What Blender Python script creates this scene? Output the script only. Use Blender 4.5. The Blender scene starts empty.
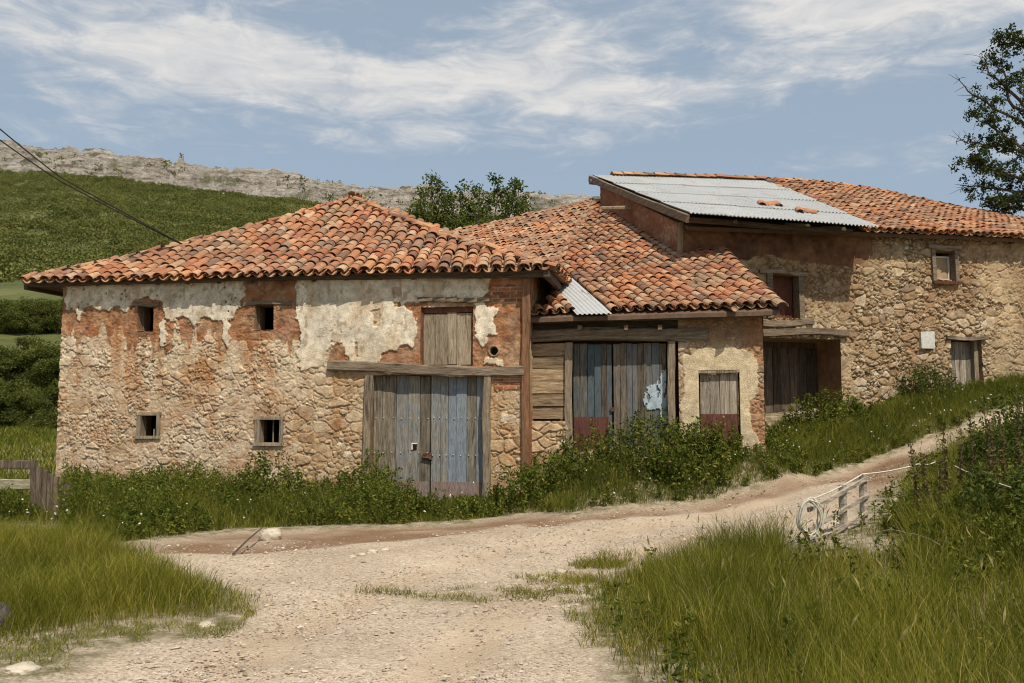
import bpy, math, random
import numpy as np
R = math.radians
rng = np.random.default_rng(11)
random.seed(5)
S = bpy.context.scene
COL = S.collection

# ------------------------------------------------------------------ camera geometry
F, CXP, CYP = 887.0, 512.0, 341.5
PITCH = math.atan(74 / 887.0)
EYE = np.array([0.0, 0.0, 1.6])
def ray(px, py):
    a, b = (px - CXP) / F, (CYP - py) / F
    cp, sp = math.cos(PITCH), math.sin(PITCH)
    return np.array([a, cp - b * sp, sp + b * cp])
def pt(px, py, Y):
    d = ray(px, py)
    return EYE + d * (Y / d[1])

# ------------------------------------------------------------------ noise
def _h(i, j, s):
    n = (i * 374761393 + j * 668265263 + s * 1442695041) & 0xFFFFFFFF
    n = ((n ^ (n >> 13)) * 1274126177) & 0xFFFFFFFF
    n = (n ^ (n >> 16)) & 0xFFFFFFFF
    n = (n * 1103515245) & 0xFFFFFFFF
    return ((n ^ (n >> 15)) & 0xFFFFFF) / float(0xFFFFFF)
def vnoise(x, y, s=0):
    x = np.asarray(x, float); y = np.asarray(y, float)
    i = np.floor(x).astype(np.int64); j = np.floor(y).astype(np.int64)
    fx, fy = x - i, y - j
    fx = fx * fx * (3 - 2 * fx); fy = fy * fy * (3 - 2 * fy)
    a, b = _h(i, j, s), _h(i + 1, j, s)
    c, d = _h(i, j + 1, s), _h(i + 1, j + 1, s)
    return (a * (1 - fx) + b * fx) * (1 - fy) + (c * (1 - fx) + d * fx) * fy
def fbm(x, y, s=0, o=4):
    t, a, n = 0, 1, 0
    for k in range(o):
        t = t + a * vnoise(np.asarray(x) * 2**k + 17.3 * k, np.asarray(y) * 2**k - 9.1 * k, s + k); n += a; a *= .5
    return t / n
def sstep(a, b, x):
    t = np.clip((np.asarray(x, float) - a) / (b - a), 0, 1)
    return t * t * (3 - 2 * t)
def worley(x, y, s=0, jit=.85):
    i = np.floor(x).astype(np.int64); j = np.floor(y).astype(np.int64)
    f1 = np.full(x.shape, 9.); f2 = np.full(x.shape, 9.); iid = np.zeros(x.shape)
    for a in (-1, 0, 1):
        for b in (-1, 0, 1):
            ii, jj = i + a, j + b
            dx = ii + .5 + jit * (_h(ii, jj, s) - .5) - x
            dy = jj + .5 + jit * (_h(ii, jj, s + 7) - .5) - y
            d = np.sqrt(dx * dx + dy * dy); hid = _h(ii, jj, s + 31)
            m = d < f1
            f2 = np.where(m, f1, np.minimum(f2, d)); iid = np.where(m, hid, iid); f1 = np.where(m, d, f1)
    return f1, f2, iid
def inpoly(x, y, P):
    r = np.zeros(np.shape(x), bool); n = len(P)
    for k in range(n):
        x0, y0 = P[k]; x1, y1 = P[(k + 1) % n]
        if y0 == y1: continue
        c = ((y0 > y) != (y1 > y)) & (x < (x1 - x0) * (y - y0) / (y1 - y0) + x0)
        r ^= c
    return r

# ------------------------------------------------------------------ mesh plumbing
def mk(name, v, quads=None, tris=None, mat=None, parent=None, attrs=None, smooth=False):
    v = np.asarray(v, np.float32).reshape(-1, 3)
    q = np.zeros((0, 4), np.int32) if quads is None or len(quads) == 0 else np.asarray(quads, np.int32).reshape(-1, 4)
    t = np.zeros((0, 3), np.int32) if tris is None or len(tris) == 0 else np.asarray(tris, np.int32).reshape(-1, 3)
    me = bpy.data.meshes.new(name)
    me.vertices.add(len(v)); me.vertices.foreach_set('co', v.ravel())
    nl = q.size + t.size
    me.loops.add(nl); me.loops.foreach_set('vertex_index', np.concatenate([q.ravel(), t.ravel()]).astype(np.int32))
    tot = np.concatenate([np.full(len(q), 4), np.full(len(t), 3)]).astype(np.int32)
    st = np.concatenate([[0], np.cumsum(tot)[:-1]]).astype(np.int32) if len(tot) else np.zeros(0, np.int32)
    me.polygons.add(len(tot)); me.polygons.foreach_set('loop_start', st); me.polygons.foreach_set('loop_total', tot)
    me.polygons.foreach_set('use_smooth', np.full(len(tot), smooth))
    me.update(calc_edges=True); me.validate()
    for k, a in (attrs or {}).items():
        a = np.asarray(a, np.float32)
        if a.ndim == 2:
            at = me.attributes.new(k, 'FLOAT_COLOR', 'POINT')
            if a.shape[1] == 3: a = np.concatenate([a, np.ones((len(a), 1), np.float32)], 1)
            at.data.foreach_set('color', a.ravel())
        else:
            at = me.attributes.new(k, 'FLOAT', 'POINT'); at.data.foreach_set('value', a)
    o = bpy.data.objects.new(name, me); COL.objects.link(o)
    if mat: me.materials.append(mat)
    if parent is not None: o.parent = parent
    return o
class MB:
    def __init__(s): s.v = []; s.q = []; s.t = []; s.n = 0
    def add(s, v, q=None, t=None):
        v = np.asarray(v, float).reshape(-1, 3)
        if q is not None and len(q): s.q.append(np.asarray(q).reshape(-1, 4) + s.n)
        if t is not None and len(t): s.t.append(np.asarray(t).reshape(-1, 3) + s.n)
        s.v.append(v); s.n += len(v); return s
    def box(s, a, b, jit=0):
        (x0, y0, z0), (x1, y1, z1) = a, b
        v = np.array([(x0,y0,z0),(x1,y0,z0),(x1,y1,z0),(x0,y1,z0),(x0,y0,z1),(x1,y0,z1),(x1,y1,z1),(x0,y1,z1)], float)
        if jit: v += rng.uniform(-jit, jit, v.shape)
        return s.add(v, [(0,3,2,1),(4,5,6,7),(0,1,5,4),(1,2,6,5),(2,3,7,6),(3,0,4,7)])
    def beam(s, p0, p1, w, h, n=14, jit=.008, up=(0, 0, 1), twist=0):
        p0, p1 = np.array(p0, float), np.array(p1, float); d = p1 - p0; d /= np.linalg.norm(d)
        sd = np.cross(d, up); sd /= np.linalg.norm(sd); u = np.cross(sd, d)
        prof = [(-1,-.8),(-.8,-1),(.8,-1),(1,-.8),(1,.8),(.8,1),(-.8,1),(-1,.8)]
        vs = []; ph = random.random() * 9
        for k in range(n + 1):
            t = k / n; c = p0 + (p1 - p0) * t + u * jit * 1.3 * math.sin(ph + t * 5)
            for m, (a, b) in enumerate(prof):
                e = jit * (fbm(t * 9, m * 3.7 + ph, 5, 2) * 2 - 1)
                vs.append(c + sd * a * (w / 2 + e) + u * b * (h / 2 + e))
        q = []
        for k in range(n):
            for m in range(8):
                a, b = k * 8 + m, k * 8 + (m + 1) % 8
                q.append((a, b, b + 8, a + 8))
        e = n * 8
        q += [(0, 7, 6, 1), (1, 6, 5, 2), (2, 5, 4, 3), (e, e+1, e+6, e+7), (e+1, e+2, e+5, e+6), (e+2, e+3, e+4, e+5)]
        return s.add(vs, q)
    def tube(s, P, r, n=6):
        P = np.asarray(P, float); m = len(P); r = np.broadcast_to(np.asarray(r, float), (m,))
        T = np.gradient(P, axis=0); T /= np.linalg.norm(T, axis=1)[:, None] + 1e-9
        ref = np.array([0.31, .2, .93]) if abs(T[0] @ np.array([0.31, .2, .93])) < .9 else np.array([1., 0, .1])
        A = np.cross(T, ref); A /= np.linalg.norm(A, axis=1)[:, None] + 1e-9; B = np.cross(T, A)
        ang = np.arange(n) * 2 * math.pi / n
        v = P[:, None] + r[:, None, None] * (A[:, None] * np.cos(ang)[None, :, None] + B[:, None] * np.sin(ang)[None, :, None])
        i = np.arange(m - 1)[:, None] * n; k = np.arange(n)[None]; k2 = (k + 1) % n
        q = np.stack([i + k, i + k2, i + n + k2, i + n + k], -1).reshape(-1, 4)
        caps = [(0, j + 1, j) for j in range(1, n - 1)] + [((m-1)*n, (m-1)*n + j, (m-1)*n + j + 1) for j in range(1, n - 1)]
        return s.add(v.reshape(-1, 3), q, caps)
    def build(s, name, mat, parent=None, **k):
        return mk(name, np.concatenate(s.v), np.concatenate(s.q) if s.q else None, np.concatenate(s.t) if s.t else None, mat, parent, **k)
def tag(o, label=None, cat=None, group=None, kind=None):
    for k, x in (('label', label), ('category', cat), ('group', group), ('kind', kind)):
        if x: o[k] = x
    return o
def empty(name, loc, rz=0):
    o = bpy.data.objects.new(name, None); COL.objects.link(o); o.location = loc; o.rotation_euler = (0, 0, rz); o.empty_display_size = .3
    return o
def copy_tree(o, parent=None):
    c = o.copy(); COL.objects.link(c)
    if parent is not None: c.parent = parent
    for ch in list(o.children): copy_tree(ch, c)
    return c

# ------------------------------------------------------------------ node helper
class NT:
    def __init__(s, name):
        s.m = bpy.data.materials.new(name); s.m.use_nodes = True; s.t = s.m.node_tree
        s.b = s.t.nodes['Principled BSDF']; s.b.inputs['Roughness'].default_value = .9
        s.b.inputs['Specular IOR Level'].default_value = .25
    def n(s, ty, **k):
        x = s.t.nodes.new(ty)
        for a, b in k.items():
            if a.startswith('i_'): x.inputs[a[2:].replace('_', ' ')].default_value = b
            else: setattr(x, a, b)
        return x
    def l(s, a, b): s.t.links.new(a, b)
    def math(s, op, a, b=None, c=None, clamp=False):
        x = s.t.nodes.new('ShaderNodeMath'); x.operation = op; x.use_clamp = clamp
        for i, y in enumerate((a, b, c)):
            if y is None: continue
            if isinstance(y, (int, float)): x.inputs[i].default_value = y
            else: s.l(y, x.inputs[i])
        return x.outputs[0]
    def mapping(s, scale=(1, 1, 1), coord='Object', loc=(0, 0, 0)):
        tc = s.n('ShaderNodeTexCoord'); mp = s.n('ShaderNodeMapping'); mp.inputs['Scale'].default_value = scale; mp.inputs['Location'].default_value = loc
        s.l(tc.outputs[coord], mp.inputs['Vector']); return mp.outputs['Vector']
    def noise(s, vec, sc, det=4, rough=.55, dist=0):
        x = s.n('ShaderNodeTexNoise'); x.inputs['Scale'].default_value = sc; x.inputs['Detail'].default_value = det
        x.inputs['Roughness'].default_value = rough; x.inputs['Distortion'].default_value = dist
        if vec is not None: s.l(vec, x.inputs['Vector'])
        return x.outputs['Fac']
    def ramp(s, f, stops, interp='LINEAR'):
        x = s.n('ShaderNodeValToRGB'); cr = x.color_ramp; cr.interpolation = interp
        while len(cr.elements) < len(stops): cr.elements.new(.5)
        for e, (p, c) in zip(cr.elements, stops):
            e.position = p; e.color = (*c, 1) if len(c) == 3 else c
        s.l(f, x.inputs[0]); return x.outputs['Color']
    def mix(s, f, a, b, mode='MIX'):
        x = s.n('ShaderNodeMix', data_type='RGBA', blend_type=mode)
        for so, y in ((x.inputs[0], f), (x.inputs[6], a), (x.inputs[7], b)):
            if isinstance(y, (int, float)): so.default_value = y
            elif isinstance(y, tuple): so.default_value = (*y, 1) if len(y) == 3 else y
            else: s.l(y, so)
        return x.outputs[2]
    def bump(s, h, dist=.01, strength=1, normal=None):
        x = s.n('ShaderNodeBump'); x.inputs['Distance'].default_value = dist; x.inputs['Strength'].default_value = strength
        s.l(h, x.inputs['Height'])
        if normal is not None: s.l(normal, x.inputs['Normal'])
        return x.outputs['Normal']
    def rnd(s): return s.n('ShaderNodeNewGeometry').outputs['Random Per Island']
    def done(s, col, normal=None, rough=None):
        if isinstance(col, tuple): s.b.inputs['Base Color'].default_value = (*col, 1)
        else: s.l(col, s.b.inputs['Base Color'])
        if normal is not None: s.l(normal, s.b.inputs['Normal'])
        if rough is not None:
            if isinstance(rough, (int, float)): s.b.inputs['Roughness'].default_value = rough
            else: s.l(rough, s.b.inputs['Roughness'])
        return s.m

def m_wall():
    k = NT('old_wall'); a = k.n('ShaderNodeAttribute', attribute_name='Col'); v = k.mapping()
    n1 = k.noise(v, 9, 6, .65); n2 = k.noise(v, 70, 4, .7)
    c = k.mix(1, a.outputs['Color'], k.ramp(n1, [(.3, (.70, .67, .64)), (.7, (1.26, 1.24, 1.21))]), 'MULTIPLY')
    c = k.mix(1, c, k.ramp(n2, [(.3, (.66, .63, .60)), (.7, (1.28, 1.27, 1.26))]), 'MULTIPLY')
    h = k.math('ADD', k.math('MULTIPLY', n2, .5), n1)
    return k.done(c, k.bump(h, .02, 1.0), .95)
def m_tile():
    k = NT('clay_tile'); r = k.rnd(); v = k.mapping()
    c = k.ramp(r, [(0, (.43, .178, .080)), (.13, (.33, .122, .058)), (.25, (.49, .255, .130)), (.38, (.46, .190, .085)), (.50, (.51, .300, .165)), (.61, (.39, .150, .068)), (.71, (.47, .225, .105)), (.81, (.20, .100, .062)), (.87, (.32, .190, .115)), (.95, (.54, .35, .22))], 'CONSTANT')
    n1 = k.noise(v, 1.1, 5, .6); n2 = k.noise(v, 24, 5, .65)
    lich = k.math('MULTIPLY', k.ramp(n1, [(.38, (0, 0, 0)), (.60, (1, 1, 1))]), k.ramp(n2, [(.34, (0, 0, 0)), (.56, (1, 1, 1))]))
    c = k.mix(k.math('MULTIPLY', lich, .74), c, (.16, .125, .088))
    c = k.mix(1, c, k.ramp(k.noise(v, 60, 3), [(.3, (.8, .8, .8)), (.7, (1.15, 1.15, 1.15))]), 'MULTIPLY')
    return k.done(c, k.bump(n2, .006, .6), .88)
def m_wood(name, c0, c1, axis='Z', paint=None, pamt=.5, dark=(.05, .04, .03), sc=1, red=None):
    k = NT(name); s = {'Z': (9, 9, .9), 'X': (.9, 9, 9), 'Y': (9, .9, 9)}[axis]
    v = k.mapping(tuple(a * sc for a in s)); vo = k.mapping()
    r = k.rnd(); add = k.n('ShaderNodeVectorMath', operation='ADD'); k.l(v, add.inputs[0])
    cmb = k.n('ShaderNodeCombineXYZ'); k.l(k.math('MULTIPLY', r, 37), cmb.inputs[0]); k.l(k.math('MULTIPLY', r, 11), cmb.inputs[2]); k.l(cmb.outputs[0], add.inputs[1])
    g = k.noise(add.outputs[0], 2.2, 6, .68, .6); g2 = k.noise(add.outputs[0], 9, 4, .7)
    c = k.ramp(g, [(.30, dark), (.42, c0), (.62, c1), (.8, tuple(x * 1.25 for x in c1))])
    c = k.mix(1, c, k.ramp(r, [(0, (.55, .53, .50)), (.5, (.95, .93, .9)), (1, (1.38, 1.35, 1.28))]), 'MULTIPLY')
    if paint:
        pm = k.noise(vo, 2.6, 5, .7, .4)
        pm = k.math('ADD', k.math('MULTIPLY', g2, .55), k.math('ADD', k.math('MULTIPLY', pm, .35), k.math('MULTIPLY', r, .5)))
        lo = 1.0 - pamt * .75
        c = k.mix(k.ramp(pm, [(lo - .14, (0, 0, 0)), (lo + .14, (.9, .9, .9))]), c, k.mix(k.noise(vo, 14), tuple(x * .6 for x in paint), paint))
    c = k.mix(1, c, k.ramp(g2, [(.3, (.55, .54, .53)), (.6, (1.18, 1.18, 1.18))]), 'MULTIPLY')
    return k.done(c, k.bump(k.math('ADD', g, g2), .010, .9), .85)
def m_leaf(name, stops, trans=.35, rough=.55, big=None):
    k = NT(name); r = k.rnd(); v = k.mapping()
    c = k.ramp(r, stops)
    n = k.noise(v, big or .8, 3)
    c = k.mix(1, c, k.ramp(n, [(.3, (.60, .68, .58)), (.7, (1.34, 1.26, 1.15))]), 'MULTIPLY')
    k.done(c, None, .8); k.b.inputs['Specular IOR Level'].default_value = .04
    tr = k.n('ShaderNodeBsdfTranslucent'); mx = k.n('ShaderNodeMixShader'); mx.inputs[0].default_value = trans
    k.l(k.mix(1, c, (1.25, 1.3, .7), 'MULTIPLY'), tr.inputs[0])
    k.l(k.b.outputs[0], mx.inputs[1]); k.l(tr.outputs[0], mx.inputs[2])
    k.l(mx.outputs[0], k.t.nodes['Material Output'].inputs['Surface'])
    return k.m
def m_plain(name, c, sc=12, amt=.25, rough=.8, metal=0, bump=.004):
    k = NT(name); v = k.mapping(); n = k.noise(v, sc, 5, .6)
    c2 = k.mix(1, (*c,), k.ramp(n, [(.3, (1 - amt,) * 3), (.7, (1 + amt,) * 3)]), 'MULTIPLY')
    k.b.inputs['Metallic'].default_value = metal
    return k.done(c2, k.bump(n, bump, .6), rough)
def m_ground():
    k = NT('gravel_and_soil'); v = k.mapping()
    g = k.n('ShaderNodeAttribute', attribute_name='grass').outputs['Fac']
    mu = k.n('ShaderNodeAttribute', attribute_name='mud').outputs['Fac']
    far = k.n('ShaderNodeAttribute', attribute_name='far').outputs['Fac']
    trk = k.n('ShaderNodeAttribute', attribute_name='track').outputs['Fac']
    vo = k.n('ShaderNodeTexVoronoi'); vo.inputs['Scale'].default_value = 48; k.l(v, vo.inputs['Vector'])
    vo2 = k.n('ShaderNodeTexVoronoi'); vo2.inputs['Scale'].default_value = 19; k.l(v, vo2.inputs['Vector'])
    hs = k.n('ShaderNodeSeparateColor'); k.l(vo.outputs['Color'], hs.inputs[0])
    st = k.ramp(hs.outputs[0], [(0, (.28, .22, .16)), (.3, (.42, .335, .245)), (.7, (.51, .42, .315)), (1, (.62, .54, .43))])
    fine = k.noise(v, 130, 3, .7); mid = k.noise(v, 3.0, 6, .65); big = k.noise(v, .7, 4, .6)
    soil = k.mix(mid, (.42, .332, .24), (.57, .47, .36))
    sm = k.ramp(k.math('ADD', k.math('MULTIPLY', hs.outputs[1], .5), k.math('MULTIPLY', mid, .8)), [(.36, (.12, .12, .12)), (.74, (.9, .9, .9))])
    c = k.mix(k.math('MULTIPLY', sm, k.math('SUBTRACT', 1.0, k.math('MULTIPLY', trk, .75))), soil, st)
    c = k.mix(k.math('MULTIPLY', trk, .38), c, (.47, .345, .225))
    c = k.mix(1, c, k.ramp(big, [(.35, (.86, .82, .77)), (.65, (1.12, 1.1, 1.08))]), 'MULTIPLY')
    c = k.mix(1, c, k.ramp(fine, [(.3, (.78, .77, .76)), (.7, (1.18, 1.18, 1.18))]), 'MULTIPLY')
    mud = k.mix(mid, (.125, .062, .028), (.25, .135, .065))
    mud = k.mix(k.math('MULTIPLY', sm, .18), mud, st)
    c = k.mix(mu, c, mud)
    gr = k.mix(k.noise(v, 9, 4), (.085, .085, .032), (.17, .14, .065))
    gn = k.ramp(k.noise(v, 6.5, 6, .7), [(.42, (.3, .3, .3)), (.58, (1, 1, 1))])
    c = k.mix(k.math('MULTIPLY', gn, k.math('MULTIPLY', g, .92)), c, gr)
    fn = k.noise(v, .035, 6, .62); fo = k.ramp(fn, [(.3, (.06, .066, .018)), (.5, (.088, .094, .026)), (.7, (.15, .14, .05))]); fo = k.mix(1, fo, k.ramp(k.noise(v, .5, 6, .7), [(.3, (.65, .7, .6)), (.7, (1.35, 1.3, 1.25))]), 'MULTIPLY')
    c = k.mix(far, c, fo)
    h = k.math('ADD', k.math('MULTIPLY', vo.outputs['Distance'], -.8), k.math('ADD', k.math('MULTIPLY', vo2.outputs['Distance'], -.5), k.math('MULTIPLY', fine, .4)))
    return k.done(c, k.bump(h, .014, .9), .95)
def m_cliff():
    k = NT('limestone'); v = k.mapping(); vs = k.mapping((.35, .35, 2.6))
    n = k.noise(vs, .11, 7, .72, .5); n2 = k.noise(v, .30, 6, .75)
    c = k.ramp(n, [(.38, (.15, .122, .095)), (.46, (.32, .275, .222)), (.58, (.44, .39, .33)), (.72, (.56, .51, .44))])
    c = k.mix(1, c, k.ramp(n2, [(.3, (.75, .74, .72)), (.7, (1.15, 1.15, 1.15))]), 'MULTIPLY')
    veg = k.ramp(k.noise(v, .028, 6, .7), [(.54, (0, 0, 0)), (.62, (1, 1, 1))])
    c = k.mix(k.math('MULTIPLY', veg, .75), c, (.11, .115, .05))
    return k.done(c, k.bump(k.math('ADD', n, n2), 3, .9), .95)
def m_metal(name, base):
    k = NT(name); v = k.mapping(); r = k.rnd()
    n = k.noise(v, 2.2, 6, .65, .4); n2 = k.noise(k.mapping((14, .8, 14)), 3, 5, .7)
    c = k.mix(n, tuple(x * .82 for x in base), tuple(x * 1.12 for x in base))
    c = k.mix(1, c, k.ramp(r, [(0, (.95, .95, .95)), (1, (1.05, 1.05, 1.04))]), 'MULTIPLY')
    rust = k.ramp(k.math('ADD', k.math('MULTIPLY', n2, .6), k.math('MULTIPLY', n, .5)), [(.56, (0, 0, 0)), (.70, (.7, .7, .7))])
    c = k.mix(rust, c, (.24, .15, .09))
    return k.done(c, None, .6)

M = dict(
    wall=m_wall(), tile=m_tile(), ground=m_ground(), cliff=m_cliff(),
    deck=m_plain('roof_mud', (.13, .08, .05)),
    beam=m_wood('old_beam', (.15, .112, .075), (.25, .195, .14), 'X', dark=(.05, .038, .027)),
    eave=m_wood('eave_wood', (.075, .055, .038), (.13, .10, .07), 'X', dark=(.03, .022, .016)),
    beamy=m_wood('old_rafter', (.15, .11, .075), (.25, .19, .13), 'Y', dark=(.05, .04, .03)),
    post=m_wood('old_post', (.19, .145, .10), (.31, .25, .175), 'Z'),
    brownpost=m_wood('brown_post', (.17, .085, .045), (.27, .14, .075), 'Z'),
    doorA=m_wood('grey_planks', (.15, .125, .09), (.29, .245, .18), 'Z', (.21, .24, .27), .02),
    doorAb=m_wood('blue_planks', (.19, .165, .13), (.34, .30, .23), 'Z', (.24, .285, .33), .30),
    doorB=m_wood('dark_blue_planks', (.10, .08, .058), (.20, .165, .12), 'Z', (.085, .125, .15), .32),
    doorBb=m_wood('peeling_blue_planks', (.12, .095, .068), (.22, .18, .13), 'Z', (.12, .155, .18), .18),
    hatch=m_wood('hatch_planks', (.21, .165, .115), (.31, .25, .175), 'Z'),
    doorC=m_wood('dark_planks', (.085, .062, .045), (.15, .115, .085), 'Z'),
    doorC2=m_wood('grey_door_planks', (.20, .165, .125), (.32, .275, .22), 'Z'),
    side=m_wood('side_planks', (.22, .155, .095), (.36, .265, .165), 'X'),
    redboard=m_wood('rust_board', (.11, .042, .026), (.17, .07, .045), 'Z', dark=(.05, .022, .015)),
    kickA=m_wood('faded_kick', (.24, .135, .10), (.32, .20, .16), 'Z', (.27, .24, .235), .35),
    kickB=m_wood('red_kick', (.10, .036, .026), (.155, .062, .044), 'Z', dark=(.055, .027, .02)),
    peel=m_plain('pale_blue_paint', (.36, .43, .46), 14, .3, .85),
    iron=m_plain('rusty_iron', (.10, .055, .035), 30, .4, .7, .3),
    loose=m_plain('fallen_tile', (.40, .18, .095), 9, .3, .9),
    white=m_plain('white_frame', (.55, .52, .46), 20, .2),
    ply=m_plain('board_pane', (.36, .25, .15), 8, .2),
    fence=m_wood('fence_wood', (.10, .075, .055), (.18, .135, .10), 'Z'),
    rail=m_wood('rail_wood', (.30, .25, .20), (.46, .40, .33), 'X', dark=(.15, .12, .09)),
    palerail=m_wood('pale_rail', (.26, .23, .15), (.42, .38, .27), 'X'),
    hose=m_plain('pale_hose', (.58, .54, .44), 20, .2, .6),
    cable=m_plain('black_cable', (.03, .027, .025), 20, .1, .6),
    rock=m_plain('pale_rock', (.48, .41, .31), 6, .3, .95, 0, .02),
    darkrock=m_plain('dark_rock', (.10, .085, .085), 9, .3, .9, 0, .02),
    bark=m_plain('bark', (.10, .075, .055), 18, .4, .95, 0, .02),
    metal=m_metal('corrugated_iron', (.46, .465, .45)),
    metal2=m_metal('pale_corrugated_iron', (.46, .46, .45)),
    grass=m_leaf('grass_blade', [(0, (.082, .093, .011)), (.45, (.155, .162, .021)), (.78, (.235, .222, .038)), (.92, (.36, .29, .09)), (1, (.42, .34, .15))], .38, .5, .9),
    grass2=m_leaf('verge_blade', [(0, (.068, .084, .013)), (.5, (.125, .140, .023)), (.84, (.195, .195, .042)), (1, (.33, .27, .10))], .35, .5, 1.2),
    weed=m_leaf('weed_leaf', [(0, (.050, .068, .012)), (.45, (.095, .120, .021)), (.84, (.175, .188, .040)), (1, (.28, .23, .07))], .3, .5, 1.5),
    bush=m_leaf('bush_leaf', [(0, (.050, .070, .018)), (.5, (.085, .110, .028)), (.9, (.13, .145, .042)), (1, (.19, .165, .06))], .3, .5, 1.2),
    stalk=m_leaf('dark_stalk', [(0, (.11, .08, .045)), (.6, (.17, .125, .07)), (1, (.17, .16, .06))], .2, .7),
    tree=m_leaf('tree_leaf', [(0, (.060, .085, .022)), (.5, (.095, .12, .032)), (1, (.16, .175, .055))], .3, .5, .6),
    hedge=m_leaf('hedge_leaf', [(0, (.060, .078, .020)), (.5, (.105, .120, .030)), (.9, (.16, .17, .05)), (1, (.20, .19, .07))], .35, .8, .5),
    pine=m_leaf('dark_leaf', [(0, (.022, .036, .014)), (.6, (.042, .060, .022)), (1, (.085, .10, .036))], .25, .5, .8),
    far=m_leaf('far_leaf', [(0, (.098, .110, .034)), (.5, (.138, .144, .046)), (.9, (.178, .176, .060)), (1, (.22, .20, .08))], .2, .7, .045),
    petal=m_plain('white_petal', (.8, .8, .76), 30, .05),
    yellow=m_plain('yellow_petal', (.65, .48, .05), 30, .05),
)

# ------------------------------------------------------------------ walls: local frames
class Wall:
    def __init__(s, name, p0, p1):
        s.p0, s.p1 = np.array(p0[:2]), np.array(p1[:2])
        d = s.p1 - s.p0; s.L = np.linalg.norm(d); s.e = d / s.L; s.nrm = np.array([-s.e[1], s.e[0]])
        s.root = empty(name, (s.p0[0], s.p0[1], 0), math.atan2(s.e[1], s.e[0]))
    def on(s, px, py, y=0.0):                      # pixel -> (u, z) on the plane y inside the wall
        d = ray(px, py); o = s.p0 + s.nrm * y
        A = np.array([[d[0], -s.e[0]], [d[1], -s.e[1]]]); b = o - EYE[:2]
        t, u = np.linalg.solve(A, b)
        return u, EYE[2] + d[2] * t
    def loc(s, p):
        q = np.asarray(p, float)[..., :2] - s.p0
        return np.stack([q @ s.e, q @ s.nrm], -1)
    def wxy(s, u, y):
        u = np.asarray(u, float); y = np.asarray(y, float)
        return s.p0[0] + u * s.e[0] + y * s.nrm[0], s.p0[1] + u * s.e[1] + y * s.nrm[1]
WA = Wall('stone_barn', pt(55, 490, 16.65), pt(527, 496, 15.0))
WB = Wall('shed', pt(530, 450, 15.5), pt(765, 435, 14.85))
WC = Wall('farmhouse', pt(681, 400, 17.64), pt(1024, 372, 19.7))

# ------------------------------------------------------------------ terrain
ctrl = [(-9,3,.15),(-4,3,.0),(0,2,0),(3,3,.1),(6,3,.5),(10,4,1.2),(-9,7,.10),(-5,6.5,.08),(-1.5,7,0),(1,7,0),(2.5,7,.05),(4.2,7,.32),(7,7,.85),(11,8,1.5),
        (-9,11,0),(-3,9,0),(0,9.5,0),(2.5,9,.06),(-14,14,-.05),(-12,18,.1),(-14,22,.15),(-11,27,.2),(-4,26,.4),(3,27,1.6),(9,27,2.8),(15,24,3.2),(19,18,3.0),(15,12,2.3),(9.5,11,1.25),(-20,8,0),(-20,30,.2),(0,-6,0),(-10,-6,.1),(10,-6,1.0),(20,4,2.4)]
for px, py, D, dz in [(55,490,16.65,-.05),(290,492,15.8,-.08),(440,501,15.3,-.05),(527,496,15.0,-.05),(100,545,10.9,0),(300,540,11.3,0),(430,533,12.0,0),(520,522,12.85,0),(600,508,13.6,0),
        (700,497,14.1,0),(800,478,14.8,0),(870,462,15.5,0),(940,438,16.2,0),(1024,408,17.3,0),(1010,432,15.6,0),(940,455,14.3,0),(880,478,13.3,0),(800,512,12.0,0),(700,538,11.0,0),(640,555,10.1,0),
        (545,458,15.4,-.08),(650,446,15.15,-.10),(765,437,14.85,-.12),(850,405,18.2,-.3),(930,385,18.9,-.3),(1024,372,19.7,-.3),(1130,350,20.6,-.3),(864,526,10.4,-.02),(812,541,9.55,-.02),(60,512,13.3,-.05),(450,512,13.9,-.08),(700,474,14.5,-.14),(850,440,16.6,-.25),(250,520,13.4,-.1)]:
    p = pt(px, py, D); ctrl.append((p[0], p[1], p[2] + dz))
ctrl = np.array(ctrl, float)
def _k(r): return np.where(r > 1e-9, r * r * np.log(r + 1e-9), 0)
_n = len(ctrl)
_K = _k(np.linalg.norm(ctrl[:, None, :2] - ctrl[None, :, :2], axis=2)) + np.eye(_n) * .25
_P = np.c_[np.ones(_n), ctrl[:, :2]]
_sol = np.linalg.solve(np.block([[_K, _P], [_P.T, np.zeros((3, 3))]]), np.r_[ctrl[:, 2], 0, 0, 0])
def tps(x, y):
    x = np.asarray(x, float); y = np.asarray(y, float); z = _sol[_n] + _sol[_n + 1] * x + _sol[_n + 2] * y
    for w, (cx, cy, _) in zip(_sol[:_n], ctrl): z = z + w * _k(np.hypot(x - cx, y - cy))
    return z
RX = np.array([-900, -512, -395, -336, -263, -212, -159, -121, -85, -21, 49, 188, 512, 900]) * 850 / 887.
RO = np.array([262, 272, 263, 254, 244, 241, 229, 225, 227, 223, 217, 205, 190, 180.])
def rimz(x, D=850.0): return 1.6 + np.interp(np.asarray(x) * 850 / D, RX, RO) * D / 887
def farz(x, y):
    prof = np.interp(y, [-3000, 20, 40, 60, 80, 130, 220, 255], [0, .2, .45, 1.0, 3, 13.3, 32.6, 40])
    t = np.clip((y - 255) / (750 - 255), 0, 1)
    top = 1.6 + (np.interp(x * 850 / 750, RX, RO) - 23) * 750 / 887
    z = np.where(y < 255, prof, 40 + (top - 40) * (t * .9 + .1 * t * t))
    z = z + (fbm(x / 60, y / 60, 3, 3) - .5) * 14 * sstep(230, 400, y) * (1 - sstep(690, 750, y))
    z = np.where(y > 750, top - 30 * sstep(750, 800, y), z)
    return z
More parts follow.
